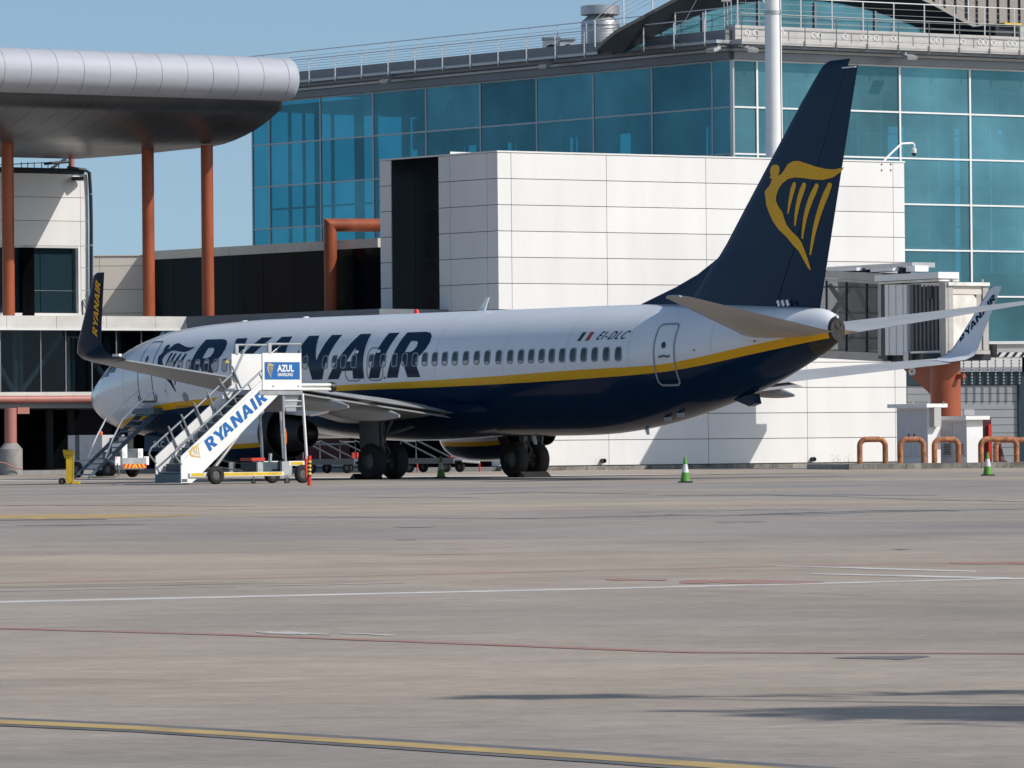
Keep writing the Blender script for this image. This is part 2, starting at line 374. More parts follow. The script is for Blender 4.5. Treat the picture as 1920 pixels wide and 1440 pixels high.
def word(letters='RYANAIR', gap=1.0):
    """[(letter, outlines shifted along the line)], total width"""
    x = 0; out = []
    for i, c in enumerate(letters):
        w, polys = GL[c]
        out.append((c, [[(x + a, b) for a, b in p] for p in polys])); x += w + KERN.get(letters[i:i + 2], 0.1) * gap
    return out, x - 0.1 * gap
# harp emblem traced as one figure and four strings (x right, y up, one unit high)
_hf = [(752,620),(775,616),(792,630),(793,650),(785,676),(800,668),(815,650),(835,615),(860,600),(890,597),(930,610),(980,628),(1030,640),(1070,642),(1118,630),(1100,655),(1060,685),(1010,698),(960,695),(910,687),(870,685),(840,692),(810,715),(790,745),(778,780),(776,810),(790,840),(810,870),(818,900),(830,935),(855,970),(885,1000),(905,1030),(925,1090),(940,1140),(948,1178),(935,1165),(915,1125),(890,1075),(860,1040),(830,1000),(790,960),(760,915),(740,870),(725,830),(722,800),(715,770),(716,755),(735,735),(748,710),(752,692),(738,688),(745,670),(738,655),(742,632)]
def _string(x0, y0, w, x1, y1, bend):
    a = []; b = []
    for i in range(9):
        t = i / 8; x = x0 + (x1 - x0) * t + bend * math.sin(math.pi * t); y = y0 + (y1 - y0) * t
        h = w / 2 * (1 - 0.75 * t ** 1.5) if t > 0 else w * 0.36
        a.append((x - h, y)); b.append((x + h, y))
    return [(x0 - w * 0.2, y0 - w * 0.35), (x0 + w * 0.2, y0 - w * 0.35)] + b + [(x1, y1 + 3)] + a[::-1]
_hs = [_string(870, 718, 24, 838, 876, -3), _string(919, 722, 28, 872, 940, -8), _string(981, 728, 30, 908, 1008, -14), _string(1045, 724, 32, 946, 1094, -14)]
HARP_PX = [[(1180 + x / 2.823, 90 + y / 2.823) for x, y in p] for p in [_hf] + _hs]

# ------------------------------------------------------------------ ground
def streak_ground():
    m = bpy.data.materials.new('worn apron concrete'); m.use_nodes = True
    nt = m.node_tree; n = nt.nodes; l = nt.links; b = n['Principled BSDF']
    geo = n.new('ShaderNodeNewGeometry')
    def nz(scale, stretch, detail=5, rough=0.6, dist=0.0):
        mp = n.new('ShaderNodeMapping'); mp.inputs['Scale'].default_value = stretch; mp.inputs['Rotation'].default_value = (0, 0, R(-8))
        l.new(geo.outputs['Position'], mp.inputs['Vector'])
        t = n.new('ShaderNodeTexNoise'); t.inputs['Scale'].default_value = scale; t.inputs['Detail'].default_value = detail
        t.inputs['Roughness'].default_value = rough; t.inputs['Distortion'].default_value = dist
        l.new(mp.outputs[0], t.inputs['Vector']); return t.outputs['Fac']
    def ramp(f, p0, p1, c0, c1):
        r = n.new('ShaderNodeValToRGB'); r.color_ramp.elements[0].position = p0; r.color_ramp.elements[1].position = p1
        r.color_ramp.elements[0].color = (*c0, 1); r.color_ramp.elements[1].color = (*c1, 1); l.new(f, r.inputs['Fac']); return r.outputs[0]
    def mix(a, c, f, mode='MULTIPLY'):
        x = n.new('ShaderNodeMix'); x.data_type = 'RGBA'; x.blend_type = mode
        if hasattr(f, 'links'): l.new(f, x.inputs[0])
        else: x.inputs[0].default_value = f
        l.new(a, x.inputs[6]); l.new(c, x.inputs[7]); return x.outputs[2]
    c = ramp(nz(0.030, (0.5, 1, 1), 3), 0.40, 0.58, (0.312, 0.285, 0.268), (0.430, 0.357, 0.285))
    c = mix(c, ramp(nz(0.22, (0.8, 1, 1), 6, 0.62, .3), 0.32, 0.66, (0.76, 0.76, 0.78), (1.08, 1.07, 1.06)), 1.0)
    c = mix(c, ramp(nz(1.3, (0.8, 1, 1), 7, 0.7, 0.3), 0.30, 0.62, (0.84, 0.835, 0.83), (1.03, 1.03, 1.03)), 0.8)
    c = mix(c, ramp(nz(3.2, (0.45, 1, 1), 8, 0.8, 0.3), 0.30, 0.62, (0.78, 0.775, 0.77), (1.06, 1.06, 1.06)), 0.9)
    c = mix(c, ramp(nz(11.0, (0.7, 1, 1), 7, 0.8), 0.32, 0.68, (0.78, 0.78, 0.78), (1.13, 1.13, 1.13)), 0.9)
    c = mix(c, ramp(nz(70.0, (1, 1, 1), 3, 0.7), 0.3, 0.7, (0.82, 0.82, 0.82), (1.12, 1.12, 1.12)), 0.7)
    # oil stains and tyre marks
    c = mix(c, ramp(nz(0.35, (0.45, 1.0, 1), 7, 0.74, 1.2), 0.31, 0.40, (0.48, 0.47, 0.48), (1, 1, 1)), 0.85)
    c = mix(c, ramp(nz(0.9, (0.7, 1.0, 1), 8, 0.8, 0.5), 0.62, 0.74, (1, 1, 1), (1.14, 1.13, 1.12)), 0.7)
    l.new(c, b.inputs['Base Color']); b.inputs['Roughness'].default_value = 0.82; b.inputs['Specular IOR Level'].default_value = 0.3
    bp = n.new('ShaderNodeBump'); bp.inputs['Strength'].default_value = 0.25; bp.inputs['Distance'].default_value = 0.01
    l.new(nz(45.0, (1, 1, 1), 5, 0.7), bp.inputs['Height']); l.new(bp.outputs[0], b.inputs['Normal'])
    return m
m_ground = streak_ground()
g = MB().add([(-1500, -400, 0), (1500, -400, 0), (1500, 3000, 0), (-1500, 3000, 0)], [(0, 1, 2, 3)])
tag(g.build('ground', m_ground, normals=False), kind='structure')

m_l_white = mat('worn white line paint', (0.56, 0.54, 0.52), 0.7, 0, 0.25, 2.5, c2=(0.42, 0.385, 0.35))
m_l_faint = mat('faint white line paint', (0.48, 0.45, 0.42), 0.7, 0, 0.15, 2)
m_l_red = mat('worn red line paint', (0.27, 0.105, 0.09), 0.75, 0, 0.25, 3, c2=(0.33, 0.24, 0.20))
m_l_pink = mat('faded red line paint', (0.36, 0.20, 0.17), 0.75, 0, 0.2, 1.2, c2=(0.30, 0.25, 0.22))
m_l_yel = mat('worn yellow line paint', (0.44, 0.30, 0.10), 0.7, 0, 0.25, 2.5, c2=(0.30, 0.22, 0.11))
m_l_blk = mat('black line border', (0.075, 0.078, 0.085), 0.75, 0, 0.3, 2.5, c2=(0.16, 0.15, 0.145))
m_patch = mat('bitumen crack filler', (0.10, 0.10, 0.105), 0.8, 0, 0.3, 3, c2=(0.17, 0.16, 0.155))
_lay = [0.0015]
def line(name, pts, th, m, label, sub=6, wob=0.0):
    """painted line on the ground along photo points, th = thickness in photo pixels at each point"""
    z = _lay[0]; mb = MB(); vs = []
    P_ = []
    for i in range(len(pts) - 1):
        for k in range(sub):
            t = k / sub; P_.append([pts[i][j] * (1 - t) + pts[i + 1][j] * t for j in (0, 1)] + [(th[i] * (1 - t) + th[i + 1] * t) if isinstance(th, (list, tuple)) else th])
    P_.append(list(pts[-1]) + [th[-1] if isinstance(th, (list, tuple)) else th])
    for u, v, t in P_:
        w = wob * (rnd.random() - 0.5) * t; w2 = wob * (rnd.random() - 0.5) * t
        vs += [G(u, v - t / 2 + w, z), G(u, v + t / 2 + w2, z)]
    n = len(P_); fs = [(2 * i, 2 * i + 1, 2 * i + 3, 2 * i + 2) for i in range(n - 1)]
    mb.add(vs, fs); o = mb.build(name, m, normals=False)
    tag(o, label, None, None, 'structure'); return o
line('white_marking_line', [(-60, 1130), (500, 1117.5), (1100, 1104), (1560, 1093), (2000, 1082)], [3.2, 3, 2.6, 2.4, 2.2], m_l_white, 'long thin white line crossing the apron')
line('pink_marking_line', [(-60, 1094), (600, 1081), (1200, 1067), (1460, 1061), (2000, 1051)], [2.4, 2.2, 2, 2, 2], m_l_pink, 'faded pink line behind the long white line')
_lay[0] = 0.003
line('white_dash_line', [(1455, 1061), (1600, 1064.5), (1700, 1067.5), (1830, 1071)], [1, 2, 3, 2], m_l_white, 'white line slanting across the right of the apron')
line('white_dash_line', [(1520, 1075.5), (1700, 1079.5), (1895, 1084.5)], [1.4, 3, 3.6], m_l_white, 'second white line slanting towards the long white line')
line('white_dash_line', [(-60, 1109), (120, 1106), (260, 1103), (440, 1099.5)], [1.0, 1.1, .9, .7], m_l_faint, 'faint worn white line left of the apron')
line('white_dash_line', [(480, 1098), (640, 1095), (760, 1092.5)], [.8, 1.1, .7], m_l_faint, 'faint worn white dash beside the pink line')
line('red_patch', [(1275, 1090), (1400, 1090.5), (1545, 1091)], [5, 7, 3], m_l_red, 'worn red painted patch beside the white line', wob=0.5)
line('red_patch', [(1135, 1086), (1250, 1087)], [3.5, 2], m_l_red, 'small worn red patch left of the larger one', wob=0.5)
line('red_patch', [(1780, 1055.5), (1960, 1056)], [3, 4], m_l_red, 'worn red patch at the right edge', wob=0.5)
line('dark_red_line', [(-60, 1176), (380, 1188), (800, 1203.5), (1200, 1219), (1300, 1222.5), (2000, 1225.5)], [2.6, 3, 3.2, 3.4, 2.4, 1.6], m_l_red, 'dark red line bending across the apron')
line('white_scuff', [(480, 1185), (560, 1187), (620, 1190)], [2, 4, 1.5], m_l_faint, 'pale worn scuff beside the dark red line', wob=0.7)
line('white_scuff', [(640, 1187), (740, 1191)], [2, 3], m_l_faint, 'second pale worn scuff beside the dark red line', wob=0.7)
line('yellow_line_border', [(-60, 1350), (250, 1364), (700, 1392), (1100, 1418), (1500, 1446), (1700, 1461)], [16, 16, 19, 21, 24, 26], m_l_blk, 'dark border of the yellow guide line')
_lay[0] = 0.0045
line('yellow_line', [(-60, 1350), (250, 1364), (700, 1392), (1100, 1418), (1500, 1446), (1700, 1461)], [7.5, 7.5, 8.5, 9.5, 11, 12], m_l_yel, 'worn yellow guide line along the bottom')
_lay[0] = 0.003
line('yellow_line', [(-80, 969.5), (150, 968), (300, 966.5), (375, 965.5)], [9, 8, 4, 1.5], m_l_yel, 'worn yellow stand line left of the apron', wob=0.25)
line('yellow_line_border', [(-80, 975.5), (200, 973.5)], [2.2, 1.2], m_l_blk, 'thin dark edge of the yellow stand line')
_lay[0] = 0.003
def crack(pts, th, lb):
    P2_ = []; T2 = []
    for i in range(len(pts) - 1):
        n = max(2, int((pts[i + 1][0] - pts[i][0]) / 22))
        for k in range(n):
            t = k / n; P2_.append((pts[i][0] * (1 - t) + pts[i + 1][0] * t, pts[i][1] * (1 - t) + pts[i + 1][1] * t + rnd.gauss(0, .35)))
            T2.append(max(.15, (th[i] * (1 - t) + th[i + 1] * t) * rnd.uniform(.35, 1.3)))
    P2_.append(pts[-1]); T2.append(.15); T2[0] = .15
    line('bitumen_crack', P2_, T2, m_patch, lb, sub=1)
crack([(470, 968.5), (760, 970.5), (1000, 972), (1180, 968), (1260, 966), (1330, 967), (1500, 963.5), (1700, 958.5), (1960, 953)], [.5, .8, 1.0, 1.2, 3, .7, 1.1, 1.0, .8], 'long bitumen crack crossing the far apron')
crack([(1340, 967), (1480, 962), (1640, 957.5), (1750, 956.5), (1800, 959)], [.5, 1.4, 1, 2.4, .5], 'bitumen crack with wide filled spot at right')
crack([(1180, 959.5), (1400, 957), (1560, 955)], [.5, .9, .4], 'thin bitumen crack above the long one')
crack([(860, 927), (1000, 922.5), (1080, 924), (1220, 926.5)], [.5, 2, 1.2, .6], 'broken bitumen seam behind the long crack')
crack([(1230, 929), (1420, 927.5), (1560, 931), (1740, 937), (1960, 941)], [.6, 1.6, .9, 1.5, 1.0], 'bitumen seam near the right cone')
crack([(1450, 929), (1600, 928), (1760, 929)], [.5, 1.3, .5], 'short bitumen seam near the right cone')
crack([(660, 933), (800, 932), (900, 934)], [.4, 1.0, .4], 'short bitumen seam before the landing gear')
crack([(0, 947), (250, 947.5), (480, 950)], [.8, 1.0, .4], 'thin bitumen seam behind the yellow stand line')
crack([(30, 985.5), (150, 984), (275, 982.5)], [.6, 1.8, .6], 'bitumen seam before the yellow stand line')
crack([(735, 988), (790, 988), (825, 987.5)], [.6, 1.8, .5], 'short dark seam in the middle of the apron')
crack([(1340, 979), (1390, 978.5), (1440, 978)], [.5, 1.3, .5], 'short dark seam at the right of the apron')
crack([(1668, 1029), (1690, 1030), (1710, 1029.5)], [.4, 1.6, .4], 'small dark crack before the right cone')
crack([(740, 1012), (765, 1011.5), (780, 1012)], [.4, 1.3, .4], 'small dark crack in the middle distance')
crack([(1560, 1233), (1640, 1232.5), (1690, 1232.5), (1745, 1230.5)], [1, 4.5, 6, 2.5], 'dark oil stain beside the dark red line')
_lay[0] = 0.0015
line('white_stand_line', [(-40, 900.5), (300, 899.5), (660, 894.5), (1200, 890), (1330, 889.5)], [2.2, 2, 2, 1.8, 1.4], m_l_white, 'white stand line running under the aircraft')

# ------------------------------------------------------------------ passenger aircraft
TH = R(51.0); GX = 19.8
_gc = P(853, 896.5, 169.0); NOSE = Vector((_gc.x - GX * math.cos(TH), _gc.y + GX * math.sin(TH), 0))
AV = Vector((math.cos(TH), -math.sin(TH), 0)); SV = Vector((math.sin(TH), math.cos(TH), 0))   # aft, starboard
def A(u, v, port):
    """photo point -> (aft, up) in the aircraft's length plane at a distance to port"""
    d = ray(u, v); o = NOSE - SV * port; t = (o - CAM).dot(SV) / d.dot(SV); p = CAM + d * t
    return (p - NOSE).dot(AV), p.z
plane = thing('passenger_jet', 'white and navy twin-engine passenger jet with yellow stripe parked before the terminal', 'airplane', NOSE, None, -TH, local=True)

def pchip(xs, ys):
    xs = np.array(xs, float); ys = np.array(ys, float); h = np.diff(xs); d = np.diff(ys) / h; m = np.zeros_like(xs)
    for i in range(1, len(xs) - 1):
        if d[i - 1] * d[i] > 0:
            w1 = 2 * h[i] + h[i - 1]; w2 = h[i] + 2 * h[i - 1]; m[i] = (w1 + w2) / (w1 / d[i - 1] + w2 / d[i])
    m[0] = d[0]; m[-1] = d[-1]
    def f(x):
        x = min(max(x, xs[0]), xs[-1]); i = min(int(np.searchsorted(xs, x, 'right')) - 1, len(xs) - 2); i = max(i, 0)
        t = (x - xs[i]) / h[i]
        return float((2 * t**3 - 3 * t**2 + 1) * ys[i] + (t**3 - 2 * t**2 + t) * h[i] * m[i] + (-2 * t**3 + 3 * t**2) * ys[i + 1] + (t**3 - t**2) * h[i] * m[i + 1])
    return f
ZT = pchip([0, .06, .25, .6, 1.1, 1.7, 2.2, 3.0, 3.8, 4.95, 6.2, 8, 10.4, 13, 27, 29, 31, 33, 35.7, 36.8, 37.4, 37.8],
           [2.74, 2.93, 3.10, 3.33, 3.58, 3.93, 4.28, 4.58, 4.78, 5.0, 5.12, 5.21, 5.27, 5.28, 5.28, 5.27, 5.23, 5.17, 5.03, 4.97, 4.88, 4.62])
ZB = pchip([0, .06, .25, .6, 1.1, 2, 3, 4.2, 5.5, 8, 26, 27.4, 28.6, 30.1, 32.56, 34.7, 36.2, 37.2, 37.8],
           [2.69, 2.50, 2.31, 2.09, 1.87, 1.62, 1.46, 1.36, 1.32, 1.31, 1.31, 1.34, 1.43, 1.62, 2.12, 2.70, 3.25, 3.67, 3.98])
WD = pchip([0, .06, .25, .6, 1.1, 2, 3, 4, 5.5, 7, 27, 29, 30.5, 32, 34, 36, 37.2, 37.8],
           [.01, .22, .46, .73, 1.0, 1.34, 1.57, 1.72, 1.84, 1.88, 1.88, 1.84, 1.74, 1.55, 1.18, .76, .48, .28])
ZWf = pchip([0, 2, 6, 10, 27, 33, 36, 37.8], [2.72, 2.95, 3.5, 3.56, 3.56, 3.85, 4.2, 4.34])
SLO = pchip([0, 2, 4, 6.06, 9.09, 16.26, 20.7, 24.3, 28, 31.43, 32.95, 34.77, 37.8], [1.45, 1.62, 1.92, 2.29, 2.47, 2.82, 2.86, 2.92, 3.01, 3.15, 3.31, 3.60, 4.08])
SHI = pchip([0, 2, 4, 6.06, 9.09, 16.26, 20.7, 24.3, 28, 31.43, 32.95, 34.77, 37.8], [1.65, 1.82, 2.12, 2.51, 2.68, 3.00, 3.08, 3.17, 3.29, 3.38, 3.56, 3.86, 4.32])
def fus_half(x, z):
    zt, zb, w, zw = ZT(x), ZB(x), WD(x), ZWf(x)
    k = (z - zw) / (zt - zw) if z >= zw else (zw - z) / (zw - zb)
    return w * math.sqrt(max(0.0, 1 - min(1, k) ** 2))
def port(x, z, off=0.008):
    """point on the port side of the fuselage"""
    y = fus_half(x, z); e = 0.02
    dz = (fus_half(x, z + e) - fus_half(x, z - e)) / (2 * e); dx = (fus_half(x + e, z) - fus_half(x - e, z)) / (2 * e)
    nn = Vector((-dx, -1, -dz)); nn = Vector((-dx, -1.0, -dz)).normalized()
    return Vector((x, -y, z)) + nn * off

def build_fuselage():
    xs = [0, .03, .06, .12, .2, .32, .46, .6, .8, 1.1, 1.4, 1.7, 1.95, 2.2, 2.6, 3, 3.4, 3.8, 4.4, 5, 5.6, 6.2, 7, 8] + [9 + i for i in range(18)] + [27, 27.7, 28.4, 29.1, 29.8, 30.5, 31.2, 31.9, 32.6, 33.3, 34, 34.7, 35.4, 36, 36.6, 37.0, 37.3, 37.55, 37.7, 37.8]
    n1, n2, n3 = 12, 3, 18
    mb = MB(); rings = []
    for x in xs:
        zt, zb, w, zw = ZT(x), ZB(x), WD(x), ZWf(x)
        def ph(z):
            z = min(max(z, zb + 1e-3), zt - 1e-3)
            return math.asin((z - zw) / (zt - zw)) if z >= zw else -math.asin((zw - z) / (zw - zb))
        a, b = ph(SLO(x)), ph(SHI(x))
        phs = list(np.linspace(-math.pi / 2, a, n1 + 1)) + list(np.linspace(a, b, n2 + 1))[1:] + list(np.linspace(b, math.pi / 2, n3 + 1))[1:]
        half = []
        for p in phs:
            z = zw + (zt - zw) * math.sin(p) if p >= 0 else zw + (zw - zb) * math.sin(p)
            half.append((w * math.cos(p), z))
        ring = [(x, -y, z) for y, z in half] + [(x, y, z) for y, z in half[-2:0:-1]]
        rings.append(ring)
    nh = n1 + n2 + n3; N = 2 * nh
    vs = [p for r_ in rings for p in r_]; fs = []; ms = []
    def seg(k):
        k = k if k < nh else N - 1 - k
        return 1 if k < n1 else (2 if k < n1 + n2 else 0)
    for i in range(len(xs) - 1):
        for k in range(N):
            fs.append((i * N + k, (i + 1) * N + k, (i + 1) * N + (k + 1) % N, i * N + (k + 1) % N))
            ms.append(3 if xs[i] >= 37.69 or (xs[i] >= 36.99 and seg(k) == 1) else seg(k))
    L = (len(xs) - 1) * N
    mb.v = [Vector(p) for p in vs]; mb.f = [list(f) for f in fs]; mb.m = ms
    mb.f.append([L + k for k in range(N)]); mb.m.append(3)
    return mb.build('fuselage', [m_white_paint, m_navy, m_yellow, m_dark_metal], plane, smooth=True, angle=50)
fus = build_fuselage()
# exhaust of the auxiliary engine
b = MB().lathe([(0.02, -0.06), (0.09, -0.05), (0.10, 0.04), (0.12, 0.04), (0.13, -0.15)], (37.78, 0, 4.46), (1, 0, 0.12), 20)
b.build('exhaust_outlet', m_black, plane, True)
b = MB().lathe([(0.01, 0), (0.04, 0), (0.04, 0.12), (0.01, 0.12)], (37.70, -0.02, 4.68), (1, 0, 0), 12); b.build('tail_light', m_lens, plane, True)
# wing-body fairing under the belly
def fairing():
    mb = MB(); xs = np.linspace(12.2, 24.2, 19); n = 20
    rings = []
    for x in xs:
        t = (x - 12.2) / 12.0; k = max(0.0, math.sin(math.pi * min(1, max(0, t)))) ** 0.55
        w = 1.0 + 1.05 * k; zb = 1.62 - 0.42 * k; zt = 2.3
        rings.append([(x, w * math.cos(a), zt + (zt - zb) * math.sin(a) * (1 if math.sin(a) < 0 else 0.3)) for a in np.linspace(-math.pi, 0, n)])
    vs = [p for r_ in rings for p in r_]
    fs = [(i * n + k, i * n + k + 1, (i + 1) * n + k + 1, (i + 1) * n + k) for i in range(len(xs) - 1) for k in range(n - 1)]
    return mb.add(vs, fs).build('belly_fairing', m_navy, plane, True, normals=True)
fairing()

# ---- cabin windows: one curved pane in a grey frame, repeated along the cabin
def window_mesh(frac):
    me = bpy.data.meshes.new('cabin_window'); vs, fs, ms = [], [], []
    def loop(hw, hh, off, n=20):
        out = []
        for k in range(n):
            a = 2 * math.pi * k / n; c, s_ = math.cos(a), math.sin(a); e = 0.55
            x = hw * math.copysign(abs(c) ** e, c); z = hh * math.copysign(abs(s_) ** e, s_)
            zc = 3.75 + z; out.append((x, -(fus_half(15, zc) - fus_half(15, 3.75)) - off, z))
        return out
    loops = [loop(.155, .225, .003), loop(.150, .22, .012), loop(.122, .19, .014), loop(.118, .186, .004)]
    n = 20
    for lp in loops: vs += lp
    for i in range(3):
        for k in range(n):
            fs.append((i * n + k, i * n + (k + 1) % n, (i + 1) * n + (k + 1) % n, (i + 1) * n + k)); ms.append(0)
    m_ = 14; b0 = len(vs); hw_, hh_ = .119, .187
    for r_ in range(m_ + 1):                      # pane in level rows, the lower ones painted pale for the bright light in the glass
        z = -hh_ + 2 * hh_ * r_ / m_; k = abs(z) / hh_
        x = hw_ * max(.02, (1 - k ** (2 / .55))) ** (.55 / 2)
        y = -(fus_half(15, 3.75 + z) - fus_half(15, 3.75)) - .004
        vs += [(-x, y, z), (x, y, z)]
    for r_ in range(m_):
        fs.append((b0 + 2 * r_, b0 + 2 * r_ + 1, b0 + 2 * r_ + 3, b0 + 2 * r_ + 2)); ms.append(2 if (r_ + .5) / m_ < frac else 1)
    me.from_pydata(vs, [], fs); me.materials.append(m_frame); me.materials.append(m_window); me.materials.append(m_pane_lit)
    me.polygons.foreach_set('material_index', ms)
    bm = bmesh.new(); bm.from_mesh(me); bmesh.ops.recalc_face_normals(bm, faces=bm.faces[:])
    for isl_ in (bm.faces[:],):
        for f in isl_:
            if f.normal.y > .3: f.normal_flip()
    bm.to_mesh(me); bm.free(); me.shade_smooth(); me.set_sharp_from_angle(angle=R(40)); return me
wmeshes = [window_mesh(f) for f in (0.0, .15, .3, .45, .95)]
# measured window positions (photo) + those hidden behind the stairs
wpx = [1154.9, 1133.8, 1113.3, 1093.4, 1073.7, 1053.9, 1034.4, 1015.4, 995.9, 976.6, 956.5, 934.9, 913.4, 893.8, 873.4, 853, 833.8, 815.1, 796.4, 778, 758.8, 739.6, 718.3, 696.2, 663.5, 644, 627.3, 609.6, 572.5, 421, 404, 387, 370, 353, 337, 320]
wx = [A(u, 663 + (1155 - u) * 0.0293, 1.87)[0] for u in wpx] + [14.0 - 0.508 * k for k in range(1, 8)]
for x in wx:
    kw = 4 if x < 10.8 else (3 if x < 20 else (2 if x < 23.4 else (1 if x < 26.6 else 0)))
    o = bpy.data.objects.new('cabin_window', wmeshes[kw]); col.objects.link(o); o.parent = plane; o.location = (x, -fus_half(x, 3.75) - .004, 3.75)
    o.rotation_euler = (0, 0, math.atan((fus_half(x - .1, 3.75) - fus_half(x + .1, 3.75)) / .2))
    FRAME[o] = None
for x in wx:
    o = bpy.data.objects.new('cabin_window', wmeshes[0]); col.objects.link(o); o.parent = plane; o.location = (x, fus_half(x, 3.75), 3.75); o.rotation_euler = (0, 0, math.pi)

# ---- doors and exits: raised outlines on the skin
def outline(name, x0, x1, z0, z1, r, w, m, parent=plane, slant=0.0, off=0.007):
    pts = []
    for cx, cz, a0 in ((x1 - r, z1 - r, 0), (x0 + r, z1 - r, 90), (x0 + r, z0 + r, 180), (x1 - r, z0 + r, 270)):
        for k in range(7):
            a = R(a0 + 15 * k); pts.append((cx + r * math.cos(a), cz + r * math.sin(a), math.cos(a), math.sin(a)))
    dense = []
    for i in range(len(pts)):
        p, q = pts[i], pts[(i + 1) % len(pts)]; n = max(1, int(math.hypot(q[0] - p[0], q[1] - p[1]) / 0.12))
        for k in range(n):
            t = k / n; dense.append([p[j] * (1 - t) + q[j] * t for j in range(4)])
    vs = []
    for x, z, nx, nz_ in dense:
        vs += [port(x + nx * w / 2 + slant * (z - z0), z + nz_ * w / 2, off), port(x - nx * w / 2 + slant * (z - z0), z - nz_ * w / 2, off)]
    n = len(dense); fs = [(2 * i, 2 * i + 1, (2 * i + 3) % (2 * n), (2 * i + 2) % (2 * n)) for i in range(n)]
    return MB().add(vs, fs).build(name, m, parent)
def patch(name, x0, x1, z0, z1, m, parent=plane, off=0.012, ell=False):
    n = 12; vs = []
    if ell:
        for k in range(n):
            a = 2 * math.pi * k / n; vs.append(port((x0 + x1) / 2 + (x1 - x0) / 2 * math.cos(a), (z0 + z1) / 2 + (z1 - z0) / 2 * math.sin(a), off))
        return MB().add(vs, [tuple(range(n))]).build(name, m, parent)
    return MB().add([port(x0, z0, off), port(x1, z0, off), port(x1, z1, off), port(x0, z1, off)], [(0, 1, 2, 3)]).build(name, m, parent)
d1 = outline('door', 4.95, 5.82, 2.62, 4.62, .16, .035, m_seam)
patch('door_window', 5.28, 5.44, 3.92, 4.14, m_window, d1, ell=True)
b = MB(); x0, x1 = 4.86, 5.95
for k in range(9):
    pass
b.tube([port(x0, 2.82, .02), port(x0 + .03, 2.66, .03), port(x0 + .14, 2.60, .035), port(x1 - .14, 2.60, .035), port(x1 - .03, 2.66, .03), port(x1, 2.82, .02)], .02, 6); b.build('door_sill', m_seam, d1, True)
d2 = outline('door', 31.45, 32.24, 2.78, 4.60, .15, .06, m_outline)
patch('door_window', 31.74, 31.92, 3.87, 4.07, m_window, d2, ell=True)
b = MB().tube([port(31.66, 3.62, .02), port(31.85, 3.66, .03), port(32.0, 3.62, .03), port(32.06, 3.66, .02)], .028, 6); b.build('door_handle', m_seam, d2, True)
for xa, xb in ((16.58, 17.40), (17.72, 18.54)):
    e = outline('overwing_exit', xa, xb, 3.13, 4.16, .22, .05, m_outline)
    patch('exit_sign', xa + .44, xa + .62, 4.0, 4.09, m_white, e)
for (x, z, w, h) in ((33.0, 3.80, .06, .06), (7.62, 2.72, .30, .34), (6.55, 2.95, .05, .06), (18.62, 3.2, .08, .08), (35.2, 4.02, .10, .05)):
    patch('skin_port', x - w / 2, x + w / 2, z - h / 2, z + h / 2, m_frame if w > .2 else m_seam, plane, ell=True)
outline('cargo_hatch', 6.9, 8.2, 1.62, 2.42, .1, .02, m_seam)

m_skin = mat('skin joint', (0.56, 0.57, 0.59), 0.35, 0, .03, 2)
for x in (3.9, 6.6, 10.6, 13.4, 17.55, 21.2, 24.6, 27.6, 30.4, 33.6, 35.6):
    zs_ = np.linspace(SHI(x) + .04, ZT(x) - .04, 22); vs = []
    for z in zs_: vs += [port(x - .007, z, .003), port(x + .007, z, .003)]
    MB().add(vs, [(2 * i, 2 * i + 1, 2 * i + 3, 2 * i + 2) for i in range(21)]).build('skin_joint', m_skin, plane)
# ---- lettering on the side
SL = 0.42; H0, H1 = 3.195, 4.62
def side_word():
    at = {'R1': 7.80, 'Y': 9.57, 'A1': 11.40, 'N': 13.55, 'A2': 15.62, 'I': 17.79, 'R2': 18.73}
    wid = {'R': 1.72, 'Y': 2.0, 'A': 1.92, 'N': 1.78, 'I': .54}
    for k, x0 in at.items():
        c = k[0]; w, polys = GL[c]; sx = wid[c] / w
        me = flat_polys([[(a * sx + SL * bb * (H1 - H0) , bb) for a, bb in p] for p in polys])
        decal('letter', me, lambda a, bb, x0=x0: port(x0 + a, H0 + bb * (H1 - H0), .009), m_navy, plane, cuts=[(1, .06)])
side_word()
def harp_polys(norm_h, x_squash=1.0):
    pts = [[A(u, v, .2) for u, v in p] for p in HARP_PX]
    zs = [z for p in pts for _, z in p]; xs_ = [x for p in pts for x, _ in p]
    z0, z1, x0 = min(zs), max(zs), min(xs_); k = norm_h / (z1 - z0)
    return [[((x - x0) * k * x_squash, (z - z0) * k) for x, z in p] for p in pts], (max(xs_) - x0) * k * x_squash
hp, hw = harp_polys(1.0)
for i, p in enumerate(hp):
    me = flat_polys([p])
    decal('emblem' if i == 0 else 'emblem_string', me, lambda a, bb: port(6.06 + a * 1.95 / hw, 2.90 + bb * 1.63, .009), m_navy, plane, cuts=[(1, .04)])
# registration and flag
me, x0, x1, y0, y1 = text_flat('EI-DLC', 1.0, 0.008, 1.28)
decal('registration', me, lambda a, bb: port(28.87 + (a - x0) / (x1 - x0) * 1.26 + .22 * (bb - y0) / (y1 - y0), 4.185 + (bb - y0) / (y1 - y0) * .25, .009), m_navy, plane, cuts=[(1, .2)])
for i, m in enumerate((m_flag_g, m_white, m_flag_r)):
    a0 = 28.03 + .18 * i
    MB().add([port(a0, 4.17, .009), port(a0 + .18, 4.17, .009), port(a0 + .30, 4.43, .009), port(a0 + .12, 4.43, .009)], [(0, 1, 2, 3)]).build('flag_stripe', m, plane)

